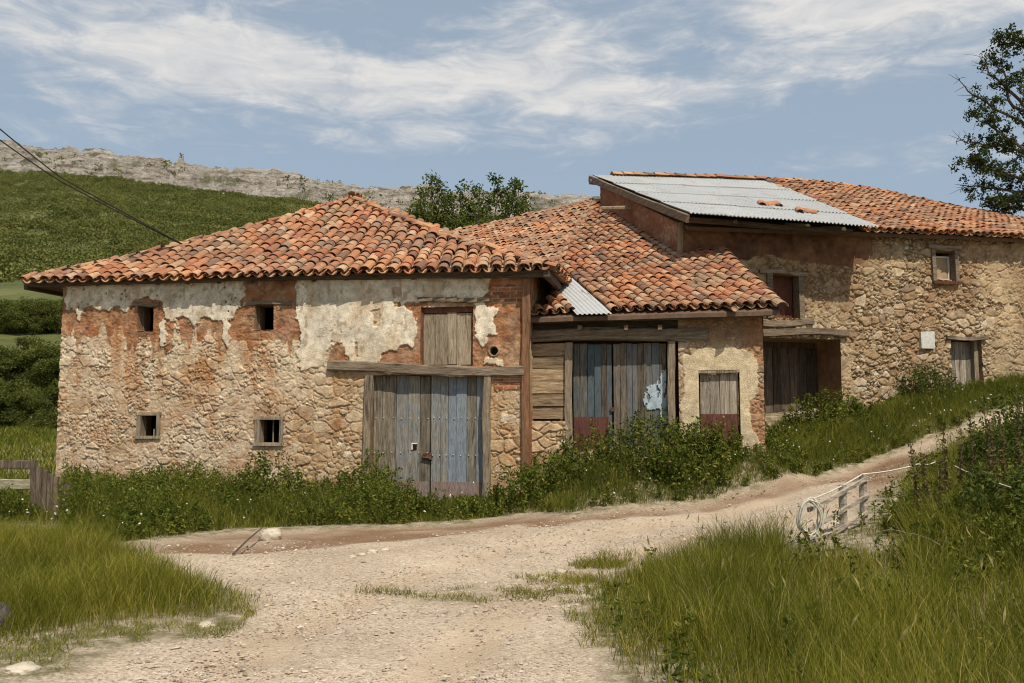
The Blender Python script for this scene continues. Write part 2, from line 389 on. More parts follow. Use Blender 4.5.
def terr(x, y):
    x = np.asarray(x, float); y = np.asarray(y, float)
    w = sstep(26, 46, np.hypot(x, y - 10)); z = np.zeros(np.broadcast(x, y).shape)
    m = w < 1
    xb, yb = np.broadcast_arrays(x, y)
    z[m] = tps(xb[m], yb[m]); f = farz(xb, yb) + .05 * np.maximum(xb, 0) * (yb < 200)
    z = z * (1 - w) + f * w
    near = (np.hypot(xb, yb - 10) < 30)
    return z + np.where(near, (fbm(xb * 1.3, yb * 1.3, 9, 3) - .5) * .06, 0)
def g(px, py):
    d = ray(px, py); t = 3.0; prev = t
    if True:
        T = np.linspace(2.5, 40, 1500); P = EYE[None] + d[None] * T[:, None]
        below = P[:, 2] < terr(P[:, 0], P[:, 1])
        i = np.argmax(below) if below.any() else len(T) - 1
        return P[i, 0], P[i, 1]
G = lambda L: [g(*p) for p in L]

road_poly = G([(60,556),(100,549),(150,545),(300,541),(430,534),(520,524),(600,512),(684,505),(773,486),(848,470),(897,453),(959,429),(1000,413)]) + \
    [(12.0, 17.6), (14.5, 18.5), (17.5, 19.5), (17.5, 17.5), (13.6, 16.2)] + G([(1018,428),(985,438),(940,453),(905,471),(882,491),(852,522),(812,542),(730,549),(684,557),(640,567),(612,580),(598,602),(590,625),(600,650),(620,682)]) + \
    [(.62, 4.4), (.4, 3.0), (-4.2, 3.0), (-3.6, 4.6)] + G([(60,680),(90,655),(170,640),(240,622),(256,606),(240,592),(170,572)])
isle_polys = [G([(350,590),(420,592),(480,583),(540,572),(600,560),(640,556),(620,585),(560,600),(480,608)])]
mud_polys = [G([(100,549),(170,541),(230,533),(300,530),(380,529),(470,524),(520,516),(560,517),(500,527),(430,536),(330,545),(250,553),(170,551)]),
             G([(520,522),(600,514),(684,505),(773,487),(848,471),(890,456),(897,466),(850,481),(780,494),(690,511),(600,519),(530,527)]),
             G([(850,474),(890,456),(930,452),(925,463),(890,480),(860,490)])]
left_mound = G([(0,533),(60,538),(130,552),(180,574),(235,592),(254,606),(236,618),(150,628),(80,640),(0,650)]) + [(-5.5, 4.2), (-9.5, 6), (-11.5, 10), (-10.5, 13.2), (-8.6, 12.6)]
right_grass = G([(596,590),(632,570),(686,558),(732,550),(812,543),(852,523),(882,492),(907,472),(940,455),(985,441),(1020,431)]) + [(10, 15.0), (15, 16.3), (15, 8), (9, 3), (1.1, 3.0)] + G([(622,682),(596,640),(586,612)])
bank_poly = G([(66,540),(110,545),(170,538),(240,530),(300,528),(400,526),(470,521),(520,514),(560,515),(610,507),(684,502),(773,483),(848,467),(897,450),(959,426),(1005,407)]) + \
    [(12.3, 18.1), (15, 19.2), (17, 20.3)] + [tuple(WC.wxy(9.5, .1)), tuple(WC.wxy(2, .1)), tuple(WB.p1), tuple(WB.p0), tuple(WA.p1), tuple(WA.p0), (-10.2, 16.0), (-9.2, 13.4)]

def axis(parts):
    out = [np.arange(a, b, s) for a, b, s in parts]
    return np.concatenate(out + [[parts[-1][1]]])
gx = axis([(-1600,-700,60),(-700,-120,12),(-120,-24,4),(-24,-9.2,.5),(-9.2,13.5,.075),(13.5,26,.5),(26,120,4),(120,560,14),(560,1700,70)])
gy = axis([(-80,-6,6),(-6,2.6,.4),(2.6,20,.07),(20,40,.6),(40,120,3),(120,260,6),(260,810,9),(810,2000,90)])
GX, GY = np.meshgrid(gx, gy)
GZ = terr(GX, GY)
jx = (fbm(GX * 2.2, GY * 2.2, 40, 4) - .5) * .5; jy = (fbm(GX * 2.2, GY * 2.2, 50, 4) - .5) * .5
nearm = (np.abs(GX - 2) < 20) & (GY < 26) & (GY > -10)
def pm(P, s=1.0): return inpoly(GX + jx * s, GY + jy * s, P)
road = pm(road_poly); mud = np.zeros_like(road, float)
for P in mud_polys: mud = np.maximum(mud, pm(P, .7))
isl = np.zeros_like(road)
for P in isle_polys: isl |= pm(P, 1.2)
def blur(a, n=2):
    a = a.astype(float)
    for _ in range(n):
        a = (a + np.roll(a, 1, 0) + np.roll(a, -1, 0) + np.roll(a, 1, 1) + np.roll(a, -1, 1)) / 5
    return a
grassA = blur(1 - (road | (mud > 0)), 2); grassA = np.maximum(grassA, .45 * blur(isl, 2) * (fbm(GX * 5, GY * 5, 77, 3) > .47))
mudA = blur(mud, 3) * np.clip(.62 + 1.6 * (fbm(GX * 1.6, GY * 2.5, 61, 3) - .3), 0, 1)
def pl_dist(P, off=0.0):
    P = np.array(P); d = np.full(GX.shape, 9.0); m = nearm
    for a, b in zip(P[:-1], P[1:]):
        ab = b - a; nn = np.array([-ab[1], ab[0]]) / (np.linalg.norm(ab) + 1e-9); a2 = a + nn * off; t = np.clip(((GX[m] - a2[0]) * ab[0] + (GY[m] - a2[1]) * ab[1]) / (ab @ ab), 0, 1)
        d[m] = np.minimum(d[m], np.hypot(GX[m] - a2[0] - t * ab[0], GY[m] - a2[1] - t * ab[1]))
    return d
cl_ = [(-1.1, 3.0)] + G([(330,675),(395,625),(470,583),(560,553),(680,530),(800,505),(890,470),(985,432)])
trackA = np.zeros(GX.shape)
for off in (-.68, .68): trackA = np.maximum(trackA, 1 - sstep(.10, .36, pl_dist(cl_, off) + (fbm(GX * 2, GY * 2, 83, 3) - .5) * .25))
trackA *= np.clip(.3 + 1.2 * fbm(GX * .8, GY * .8, 84, 3), 0, 1)
GZ = GZ - .022 * trackA
farA = sstep(24, 40, np.hypot(GX, GY - 10))
GZ = GZ - .035 * mudA + .02 * grassA
verts = np.stack([GX, GY, GZ], -1).reshape(-1, 3); nx = len(gx); ny = len(gy)
ii = (np.arange(ny - 1)[:, None] * nx + np.arange(nx - 1)[None])
qd = np.stack([ii, ii + 1, ii + nx + 1, ii + nx], -1)
rm = (road[:-1, :-1] | (mud[:-1, :-1] > 0)) & nearm[:-1, :-1]
# cut the ground out under the houses (interiors keep their own floors dark)
def sub(name, mask):
    q = qd[mask].reshape(-1, 4); used, inv = np.unique(q, return_inverse=True)
    return mk(name, verts[used], inv.reshape(-1, 4), None, M['ground'], None, dict(grass=grassA.ravel()[used], mud=mudA.ravel()[used], far=farA.ravel()[used], track=trackA.ravel()[used]), True)
tag(sub('ground', ~rm), kind='structure'); tag(sub('gravel_road', rm), kind='structure')

# ------------------------------------------------------------------ cliff rim
cx = np.arange(-900, 760, 1.7); cy = np.arange(738, 905, 1.6)
X, Y = np.meshgrid(cx, cy); t = np.clip((Y - 748 + 16 * (fbm(X / 70, Y / 70, 88, 3) - .5)) / 96, 0, 1)
z0 = 1.6 + (np.interp(X * 850 / 750, RX, RO) - 24) * 750 / 887; z1 = rimz(X)
tt = t * 6 + 2.2 * (fbm(X / 46, Y / 60, 12, 4) - .5); fl = np.floor(tt); st = (fl + sstep(.62, .98, tt - fl)) / 6
Z = z0 - 2 + (z1 - z0 + 6) * np.clip(.35 * t + .65 * st, -.05, 1.1) + (fbm(X / 9, Y / 9, 21, 4) - .5) * 11 * sstep(0, .1, t) * (1 - .6 * sstep(.85, 1, t)) + (fbm(X / 3.6, Y / 3.6, 26, 2) - .5) * 5.5 * sstep(0, .15, t) * (1 - .6 * sstep(.85, 1, t))
wx = X + 9 * (fbm(X / 14, Y / 14, 131, 3) - .5); wy = Y + 7 * (fbm(X / 11, Y / 11, 132, 3) - .5)
w1, w2, wi = worley(wx / 17, wy / 8.5, 133); v1, v2, vi = worley(wx / 6.5, wy / 4.2, 134); rk = sstep(0, .12, t) * (1 - .75 * sstep(.82, 1, t))
Z = Z + ((wi - .5) * 7.5 + (vi - .5) * 3.5 - 4.5 * (1 - sstep(0, .16, w2 - w1)) - 2.0 * (1 - sstep(0, .2, v2 - v1))) * rk
Z = Z - 40 * sstep(860, 905, Y) - 12 * (1 - sstep(738, 748, Y))
i2 = np.arange(len(cy) - 1)[:, None] * len(cx) + np.arange(len(cx) - 1)[None]
tag(mk('limestone_cliff', np.stack([X, Y, Z], -1), np.stack([i2, i2 + 1, i2 + len(cx) + 1, i2 + len(cx)], -1).reshape(-1, 4), None, M['cliff']), kind='structure')
cliffZ = Z

# ------------------------------------------------------------------ leaves / grass builders
def quads_leaf(C, D, U, ln, wd):
    """rhombic folded leaves: centre base C, direction D, side U"""
    ln = np.broadcast_to(ln, (len(C),))[:, None]; wd = np.broadcast_to(wd, (len(C),))[:, None]
    N = np.cross(D, U)
    a = C; b = C + D * ln * .5 + U * wd * .5 + N * ln * .06; c = C + D * ln - N * ln * .08; d = C + D * ln * .5 - U * wd * .5 + N * ln * .06
    v = np.stack([a, b, c, d], 1).reshape(-1, 3); q = np.arange(len(C) * 4).reshape(-1, 4)
    return v, q
def rdir(n, up=0.0, spread=1.0):
    d = rng.normal(size=(n, 3)) * spread; d[:, 2] += up
    return d / (np.linalg.norm(d, axis=1)[:, None] + 1e-9)
def side(D):
    r = rng.normal(size=D.shape); u = np.cross(D, r); return u / (np.linalg.norm(u, axis=1)[:, None] + 1e-9)
def blades(x, y, h, w, lean=.35, z=None):
    n = len(x); z = terr(x, y) if z is None else z
    az = rng.uniform(0, 2 * math.pi, n); L = h * lean * rng.uniform(.2, 1.6, n)
    dx, dy = np.cos(az), np.sin(az); fa = rng.uniform(0, 2 * math.pi, n); wx, wy = np.cos(fa) * w * .5, np.sin(fa) * w * .5
    rows = []
    for t, ws in ((0, 1.), (.4, .85), (.75, .5)):
        c = np.stack([x + dx * L * t**1.8, y + dy * L * t**1.8, z - .02 + h * (t - .12 * t * t)], 1)
        o = np.stack([wx * ws, wy * ws, np.zeros(n)], 1); rows += [c - o, c + o]
    rows.append(np.stack([x + dx * L, y + dy * L, z - .02 + h * (.88 - .1 * L / h)], 1))
    v = np.stack(rows, 1).reshape(-1, 3); b = np.arange(n)[:, None] * 7
    q = np.concatenate([b + np.array([[0, 1, 3, 2]]), b + np.array([[2, 3, 5, 4]])]); tr = b + np.array([[4, 5, 6]])
    return v, q, tr
def scatter(poly, dens, jit=.35, s=70):
    P = np.array(poly); lo, hi = P.min(0), P.max(0); n = int(dens * (hi - lo).prod())
    x = rng.uniform(lo[0], hi[0], n); y = rng.uniform(lo[1], hi[1], n)
    m = inpoly(x + (fbm(x * 2.2, y * 2.2, s, 3) - .5) * jit * 2, y + (fbm(x * 2.2, y * 2.2, s + 9, 3) - .5) * jit * 2, poly)
    # keep what lies inside or just beside the view
    m &= (y > 2.8) & (np.abs(x) < .80 * y + 2.0)
    return x[m], y[m]
def inside_house(x, y):
    r = np.zeros(len(x), bool)
    for W, dep, L in ((WA, 7, None), (WB, 9, None), (WC, 9, 16)):
        l = W.loc(np.stack([x, y], 1)); r |= (l[:, 0] > -.02) & (l[:, 0] < (L or W.L) + .02) & (l[:, 1] > -.03) & (l[:, 1] < dep)
    return r
def edge_dist(x, y, poly):
    P = np.array(poly); d = np.full(len(x), 1e9)
    for k in range(len(P)):
        a, b = P[k], P[(k + 1) % len(P)]; ab = b - a; L2 = ab @ ab + 1e-9
        t = np.clip(((x - a[0]) * ab[0] + (y - a[1]) * ab[1]) / L2, 0, 1)
        d = np.minimum(d, np.hypot(x - a[0] - t * ab[0], y - a[1] - t * ab[1]))
    return d
def plants(x, y, h, leaf, nleaf=26, upl=.25, spread=.16):
    """leafy weeds: stems with leaves all along"""
    mb = MB(); n = len(x); z = terr(x, y)
    az = rng.uniform(0, 6.28, n); ln = rng.uniform(.0, .3, n) * h
    k = np.repeat(np.arange(n), nleaf); t = rng.uniform(.08, 1, len(k)) ** .8
    b = np.stack([x[k] + np.cos(az[k]) * ln[k] * t * t, y[k] + np.sin(az[k]) * ln[k] * t * t, z[k] + h[k] * t], 1)
    b[:, :2] += rng.normal(size=(len(k), 2)) * (spread * (1.1 - .6 * t) * h[k])[:, None] * .5
    D = rdir(len(k), upl); v, q = quads_leaf(b, D, side(D), leaf * rng.uniform(.6, 1.4, len(k)) * (1.15 - .5 * t), leaf * .40 * rng.uniform(.6, 1.3, len(k)))
    mb.add(v, q)
    s0 = np.stack([x, y, z - .03], 1); s1 = np.stack([x + np.cos(az) * ln, y + np.sin(az) * ln, z + h * .95], 1)
    w = np.stack([np.cos(az + 1.57), np.sin(az + 1.57), np.zeros(n)], 1) * .004
    mb.add(np.stack([s0 - w, s0 + w, s1 + w * .4, s1 - w * .4], 1).reshape(-1, 3), np.arange(n * 4).reshape(-1, 4))
    return mb

# right-hand verge: long grass
x, y = scatter(right_grass, 2900, .25)
y0 = y; keep = rng.random(len(x)) < np.clip(1.5 - y / 13, .35, 1); x, y = x[keep], y[keep]
ed = edge_dist(x, y, right_grass); cl = fbm(x * 1.1, y * 1.1, 5, 3)
keep = rng.random(len(x)) < np.clip(.18 + ed * 1.3, 0, 1) * np.clip(cl * 2.1 - .25, .25, 1); x, y, ed, cl = x[keep], y[keep], ed[keep], cl[keep]
h = (.16 + .40 * np.clip(ed / .8, 0, 1)) * (.45 + 1.05 * cl) * rng.uniform(.55, 1.25, len(x))
pq = x / y * 887 + 512; h *= np.where((pq > 780) & (pq < 905) & (y > 6.6) & (y < 12.5), .36, 1)
mb = MB().add(*blades(x, y, h, .0046 * rng.uniform(.7, 1.4, len(x)), .38))
tag(mb.build('verge_grass', M['grass']), 'long olive green grass on the right hand verge beside the gravel', 'grass', kind='stuff')
# seed heads on the verge
n = 500; k = rng.choice(len(x), n); sx, sy = x[k] , y[k]; hh = rng.uniform(.5, .8, n) * np.clip(ed[k] + .35, .3, 1)
mb = MB().add(*blades(sx, sy, hh, .0035 * np.ones(n), .35))
zz = terr(sx, sy)
D = rdir(n, 2.5); v, q = quads_leaf(np.stack([sx, sy, zz + hh * .8], 1), D, side(D), .10, .014); mb.add(v, q)
tag(mb.build('seed_head_grass', m_leaf('dry_grass', [(0, (.20, .16, .075)), (1, (.30, .245, .12))], .3)), 'thin dry seed heads standing above the right hand verge grass', 'grass', kind='stuff')
x, y = scatter(right_grass, 7, .2); m = edge_dist(x, y, right_grass) > .15; x, y = x[m], y[m]
tag(plants(x, y, rng.uniform(.15, .40, len(x)), .065, 26).build('verge_weeds', M['weed']), 'broad leaved weeds scattered through the right verge grass', 'weeds', kind='stuff')
# left mound
x, y = scatter(left_mound, 2700, .25); ed = edge_dist(x, y, left_mound); cl = fbm(x * 1.2, y * 1.2, 15, 3)
keep = rng.random(len(x)) < np.clip(.25 + ed * 1.6, 0, 1) * np.clip(cl * 2.1 - .2, .3, 1); x, y, ed, cl = x[keep], y[keep], ed[keep], cl[keep]
h = (.12 + .30 * np.clip(ed / .6, 0, 1)) * (.45 + 1.05 * cl) * rng.uniform(.55, 1.25, len(x))
mb = MB().add(*blades(x, y, h, .0045 * rng.uniform(.7, 1.4, len(x)), .5))
tag(mb.build('mound_grass', M['grass']), 'long green grass on the left mound beside the gravel', 'grass', kind='stuff')
# thin scattered grass: road island, road edges, foreground left
mb = MB()
for P, dn, hh in ((isle_polys[0], 2600, .085), (G([(0,640),(90,630),(180,618),(250,606),(258,616),(225,640),(140,655),(60,676),(0,682)]), 3800, .085), (G([(250,590),(275,606),(258,622),(235,612)]), 700, .08), (G([(575,560),(640,552),(625,600),(645,664),(600,650),(560,600)]), 1800, .11), (G([(690,650),(790,660),(700,682),(640,682)]), 300, .08)):
    x, y = scatter(P, dn, .3); c = fbm(x * 4, y * 4, 33, 3); m = c > .5; x, y, c = x[m], y[m], c[m]
    mb.add(*blades(x, y, hh * (.5 + c) * rng.uniform(.4, 1.3, len(x)), .005 * np.ones(len(x)), .8))
tag(mb.build('sparse_grass', M['grass']), 'sparse short grass tufts growing in the gravel', 'grass', kind='stuff')
# bank in front of the houses: grass + leafy weeds
x, y = scatter(bank_poly, 1700, .12); m = ~inside_house(x, y); x, y = x[m], y[m]
ed = edge_dist(x, y, bank_poly); c = fbm(x * 1.4, y * 1.4, 45, 3)
h = (.14 + .26 * np.clip(ed / .8, 0, 1)) * (.25 + 1.5 * c) * rng.uniform(.5, 1.3, len(x)) * np.where(x / y < -.502, .5, 1)
mb = MB().add(*blades(x, y, h, .0075 * rng.uniform(.7, 1.4, len(x)), .55))
tag(mb.build('bank_grass', M['grass2']), 'green grass on the bank in front of the houses', 'grass', kind='stuff')
x, y = scatter(bank_poly, 40, .15); m = ~inside_house(x, y); x, y = x[m], y[m]
tag(MB().add(*blades(x, y, rng.uniform(.35, .75, len(x)) * np.clip(edge_dist(x, y, bank_poly) * 2, .3, 1), .006 * np.ones(len(x)), .3)).build('tall_bank_grass', M['grass']), 'tall thin grass stems standing in the bank weeds', 'grass', kind='stuff')
x, y = scatter(bank_poly, 85, .1); m = ~inside_house(x, y); x, y = x[m], y[m]
c = fbm(x * .9, y * .9, 52, 3); d = np.full(len(x), 9.)
for W in (WA, WB, WC):
    l = W.loc(np.stack([x, y], 1)); q = np.where((l[:, 0] > -.5) & (l[:, 0] < W.L + 6 * (W is WC)), np.abs(l[:, 1]), 9); d = np.minimum(d, q)
px_ = x / y * 887 + 512
lush = np.where(px_ < 530, .85, np.where(px_ < 770, .9, .5)) * np.where((px_ > 395) & (px_ < 490) & (d < 1.2), .55, 1)
m = (rng.random(len(x)) < (px_ > 68) * .9 + (px_ < 24) * .3) & (rng.random(len(x)) < np.clip((c - .30) * 2.8, .06, 1) * np.where(px_ > 800, .75, 1)); x, y, c, lush, d = x[m], y[m], c[m], lush[m], d[m]
h = (.34 + .66 * np.clip(c - .25, 0, 1)) * lush * rng.uniform(.6, 1.25, len(x)) * np.clip(.55 + edge_dist(x, y, bank_poly) * .8, 0, 1)
tag(plants(x, y, h, .058, 60).build('bank_weeds', M['weed']), 'dark leafy weeds crowding the foot of the house walls', 'weeds', kind='stuff')
# clumps with known places on the bank
def clump(name, P, n, r, h, leaf, nl, mat, label, cat, group=None):
    a = rng.uniform(0, 6.28, n); q = np.sqrt(rng.random(n)) * r; x = P[0] + np.cos(a) * q; y = P[1] + np.sin(a) * q * .7
    m = ~inside_house(x, y); x, y, q = x[m], y[m], q[m]
    o = plants(x, y, h * (1.15 - .5 * (q / r)**2) * rng.uniform(.75, 1.15, len(x)), leaf, nl).build(name, mat)
    # origin at the clump's foot
    c = np.array([P[0], P[1], float(terr(np.array([P[0]]), np.array([P[1]]))[0])]); me = o.data
    co = np.empty(len(me.vertices) * 3, np.float32); me.vertices.foreach_get('co', co); co = co.reshape(-1, 3) - c.astype(np.float32); me.vertices.foreach_set('co', co.ravel())
    o.location = c; return tag(o, label, cat, group)
for P, n, r, h, lb in [(g(268, 508), 46, .62, .80, 'tall dark weed clump below the right lower window of the left barn'),
                       (g(365, 505), 34, .50, .78, 'leafy weed clump at the left post of the blue grey barn door'),
                       (g(535, 505), 46, .70, .72, 'weed clump at the right corner of the left barn beside the plank wall'),
                       (g(655, 470), 46, .70, .85, 'bushy weed clump in front of the right leaf of the shed door'),
                       (g(712, 466), 40, .50, .62, 'weed clump hiding the foot of the small grey shed door'),
                       (tuple(float(q) for q in WC.wxy(3.0, -.35)), 60, .8, .62, 'wide low weed clump before the dark recessed farmhouse door'),
                       (g(690, 482), 50, .75, .72, 'bushy weed clump between the shed and the road bend'),
                       (g(590, 475), 36, .60, .70, 'weed clump under the dark red kick board of the shed door')]:
    clump('weed_clump', P, n, r, h, .085, 46, M['weed'], lb, 'weeds', 'weed clumps at the foot of the walls')
bp = WC.wxy(WC.on(912, 385)[0], -.35)
clump('wall_bush', (float(bp[0]), float(bp[1])), 42, .62, .80, .07, 60, M['bush'], 'dark green bush against the stone wall under the white plaque', 'bush')
# undergrowth at the right
under = G([(905,520),(915,480),(955,468),(1000,450),(1022,440)]) + [(10.5, 14.2), (9, 8), (5.6, 6.2), (4.2, 6.6)] + G([(960,600),(915,560)])
x, y = scatter(under, 34, .3); c = fbm(x * 1.1, y * 1.1, 62, 3)
rt = np.clip((x / y - .51) / .08, 0, 1)
h = (.20 + .36 * c + .40 * rt) * rng.uniform(.6, 1.2, len(x)) * np.where(x / y < .445, .6, 1)
tag(plants(x, y, h, .062, 52).build('undergrowth', M['weed']), 'dense dark weeds and brambles filling the right edge of the verge', 'undergrowth', kind='stuff')
for P, n, r, h, lb in [((6.1, 10.6), 70, .75, 1.0, 'tall dark bush at the right edge beside the climbing road'), ((4.55, 8.2), 60, .6, .62, 'broad dark bramble bush at the right edge below the taller bush')]:
    clump('bramble_bush', P, n, r, h, .075, 80, M['bush'], lb, 'bush', 'bramble bushes at the right edge')
# flowers
n = 130; x, y = scatter(bank_poly, 4, .1); m = ~inside_house(x, y); x, y = x[m], y[m]
mb = MB(); z = terr(x, y) + rng.uniform(.15, .4, len(x))
for k in range(len(x)):
    D = rdir(4, .9); v, q = quads_leaf(np.repeat([[x[k], y[k], z[k]]], 4, 0), D, side(D), .022, .02); mb.add(v, q)
tag(mb.build('white_flowers', M['petal']), 'tiny white flowers scattered over the bank', 'flowers', kind='stuff')
fx, fy = g(310, 522)
# pebbles on the road
ICO_V, ICO_F = None, None
import bmesh
def ico(sub):
    bm = bmesh.new(); bmesh.ops.create_icosphere(bm, subdivisions=sub, radius=1)
    v = np.array([p.co[:] for p in bm.verts]); f = np.array([[q.index for q in p.verts] for p in bm.faces]); bm.free(); return v, f
iv, jf = ico(1)
ov = np.array([(1,0,0),(0,1,0),(-1,0,0),(0,-1,0),(.1,.1,.8),(0,0,-.5)], float); of = np.array([(0,1,4),(1,2,4),(2,3,4),(3,0,4),(1,0,5),(2,1,5),(3,2,5),(0,3,5)])
x, y = scatter(road_poly, 900, .1); m = (rng.random(len(x)) < np.clip(1.25 - y / 14, .12, 1) * np.clip(fbm(x * 1.1, y * 1.6, 57, 4) * 3.2 - .9, .12, 1)); x, y = x[m], y[m]
x2, y2 = scatter(isle_polys[0], 260, .2); x = np.r_[x, x2]; y = np.r_[y, y2]; n = len(x)
sz = .0055 + .007 * rng.random(n) ** 2 + .018 * rng.random(n) ** 18; zz = terr(x, y); a = rng.uniform(0, 6.28, n); c_, s_ = np.cos(a), np.sin(a)
v = ov[None] * rng.uniform(.65, 1.3, (n, 6, 1)) * np.array([1.25, .9, .75]) * sz[:, None, None] + rng.normal(size=(n, 6, 3)) * .12 * sz[:, None, None]
v = np.stack([v[..., 0] * c_[:, None] - v[..., 1] * s_[:, None] + x[:, None], v[..., 0] * s_[:, None] + v[..., 1] * c_[:, None] + y[:, None], v[..., 2] + (zz + sz * .25)[:, None]], -1)
mb = MB().add(v.reshape(-1, 3), None, (of[None] + 6 * np.arange(n)[:, None, None]).reshape(-1, 3))
kk = NT('pebble'); kk.done(kk.ramp(kk.rnd(), [(0, (.22, .17, .125)), (.4, (.40, .315, .225)), (.85, (.50, .41, .305)), (1, (.58, .50, .40))]))
tag(mb.build('pebbles', kk.m), 'loose pale pebbles lying on the gravel', 'pebbles', kind='stuff')

# ------------------------------------------------------------------ wall panels
def mixc(c, m, d):
    m = np.clip(m, 0, 1)[..., None]; return c * (1 - m) + np.asarray(d) * m
def jpoly(W, px, U, Zz, amp=.07, s=0, sc=5.):
    P = [W.on(*p) for p in px]
    du = (fbm(U * sc, Zz * sc, 300 + s, 4) - .5) * 2 * amp; dz = (fbm(U * sc, Zz * sc, 340 + s, 4) - .5) * 2 * amp
    return inpoly(U + du, Zz + dz, P)
def rubble(U, Zz, s, w=.30, h=.19, pal=None, mortar=(.36, .25, .14), big=.45, mix=.0, gap=.6):
    q = 9.0
    wu = U + .10 * (fbm(U * 3, Zz * 3, s + 1, 3) - .5) + .05 * (fbm(U * q, Zz * q, s + 3, 2) - .5); wz = Zz + .10 * (fbm(U * 3, Zz * 3, s + 2, 3) - .5) + .05 * (fbm(U * q, Zz * q, s + 4, 2) - .5)
    f1, f2, i1 = worley(wu / w, wz / h, s, .95); e1 = f2 - f1
    g1, g2, i2 = worley(wu / (w * .42), wz / (h * .5), s + 50, .95); e2 = g2 - g1
    bigm = i1 < big
    e = np.where(bigm, e1 * 1.3, np.minimum(e2, e1 * 2.6)); iid = np.where(bigm, (i1 * 13.7) % 1, (i2 * 7.3) % 1)
    rough = fbm(U * 16, Zz * 20, s + 5, 4); rg2 = fbm(U * 38, Zz * 38, s + 6, 3)
    pal = np.array(pal); k = iid * (len(pal) - 1); a = np.floor(k).astype(int); fr = (k - a)[..., None]
    sc = pal[a] * (1 - fr) + pal[np.minimum(a + 1, len(pal) - 1)] * fr
    sc = sc * (.72 + .56 * rough)[..., None]
    sm = sstep(.44, .62, fbm(U * 2.3, Zz * 2.3, s + 8, 5) + .22 * (iid - .5) + .25 * (rough - .5)) * np.clip(.6 + mix, 0, 1)
    sunk = iid * 7.7 % 1 < .10
    vis = sstep(.04, .13, e + .12 * (rough - .5)) * (1 - sm)
    mc = np.asarray(mortar) * (.70 + .60 * fbm(U * 11, Zz * 11, s + 9, 4))[..., None]
    col = mixc(mc, vis, sc)
    col = mixc(col, (1 - sstep(.0, .085, e + .10 * (rg2 - .5))) * (1 - sm) * gap * sstep(.35, .6, fbm(U * 4, Zz * 4, s + 11, 3)), (.10, .06, .035))
    prof = sstep(.02, .20, e + .08 * (rg2 - .5))
    return col, prof * (.35 + .65 * ((iid * 3.3) % 1)) * (1 - .75 * sm) + .30 * (rough - .5) + .22 * (rg2 - .5)
PAL_A = [(.70,.60,.45),(.30,.165,.085),(.60,.47,.31),(.42,.28,.16),(.52,.36,.20),(.66,.53,.37),(.38,.215,.115),(.50,.37,.22),(.58,.44,.28),(.44,.31,.19)]
PAL_C = [(.66,.60,.48),(.22,.145,.085),(.58,.48,.34),(.40,.29,.175),(.54,.44,.30),(.30,.215,.14),(.62,.54,.41),(.44,.335,.21),(.35,.23,.13)]
ADOBE = np.array((.34, .132, .050)); PLASTER = np.array((.74, .665, .53))
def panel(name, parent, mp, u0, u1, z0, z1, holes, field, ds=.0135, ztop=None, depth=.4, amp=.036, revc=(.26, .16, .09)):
    def ax(a, b, cuts):
        xs = np.linspace(a, b, max(2, int((b - a) / ds)))
        for c in cuts:
            if a < c < b: xs[np.argmin(abs(xs - c))] = c
        return xs
    us = ax(u0, u1, [c for h in holes for c in h[:2]]); zs = ax(z0, z1, [c for h in holes for c in h[2:4]])
    U, Zz = np.meshgrid(us, zs); col, rel = field(U, Zz)
    V = mp(U, -amp * rel, Zz)
    uc = (us[:-1] + us[1:]) / 2; zc = (zs[:-1] + zs[1:]) / 2; UC, ZC = np.meshgrid(uc, zc); keep = np.ones(UC.shape, bool)
    for h in holes: keep &= ~((UC > h[0]) & (UC < h[1]) & (ZC > h[2]) & (ZC < h[3]))
    if ztop is not None: keep &= ZC < ztop(UC)
    n = len(us); i = np.arange(len(zs) - 1)[:, None] * n + np.arange(n - 1)[None]
    q = np.stack([i, i + 1, i + n + 1, i + n], -1)[keep].reshape(-1, 4)
    V = V.reshape(-1, 3); C = col.reshape(-1, 3); Q = [q]; VV = [V]; CC = [C]; base = len(V)
    for a, b, c, d in [h[:4] for h in holes]:
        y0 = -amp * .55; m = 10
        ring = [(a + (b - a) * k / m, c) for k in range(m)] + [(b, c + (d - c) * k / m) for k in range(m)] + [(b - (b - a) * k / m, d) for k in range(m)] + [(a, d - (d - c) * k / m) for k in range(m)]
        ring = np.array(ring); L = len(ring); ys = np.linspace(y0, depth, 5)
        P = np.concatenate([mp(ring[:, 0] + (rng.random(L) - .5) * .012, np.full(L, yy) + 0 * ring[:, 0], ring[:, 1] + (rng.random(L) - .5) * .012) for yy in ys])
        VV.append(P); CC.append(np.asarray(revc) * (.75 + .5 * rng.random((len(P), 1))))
        kq = []
        for r in range(4):
            for k in range(L):
                k2 = (k + 1) % L; kq.append((base + r * L + k, base + (r + 1) * L + k, base + (r + 1) * L + k2, base + r * L + k2))
        Q.append(np.array(kq)); base += len(P)
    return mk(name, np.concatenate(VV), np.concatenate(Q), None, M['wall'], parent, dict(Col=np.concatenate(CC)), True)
def front(u, y, z): return np.stack(np.broadcast_arrays(u, y, z), -1)
def plainwall(name, parent, mp, u0, u1, z0, z1, col, ztop=None, s=0):
    def f(U, Zz):
        c, r = rubble(U, Zz, 900 + s, pal=PAL_A); c = mixc(c, sstep(.3, .6, fbm(U, Zz, 5 + s)), col); return c, r * .6
    return panel(name, parent, mp, u0, u1, z0, z1, [], f, .05, ztop)
def rect(W, x0, y0, x1, y1, y=0):
    a = W.on(x0, (y0 + y1) / 2, y)[0]; b = W.on(x1, (y0 + y1) / 2, y)[0]; xm = (x0 + x1) / 2
    return a, b, W.on(xm, y1, y)[1], W.on(xm, y0, y)[1]

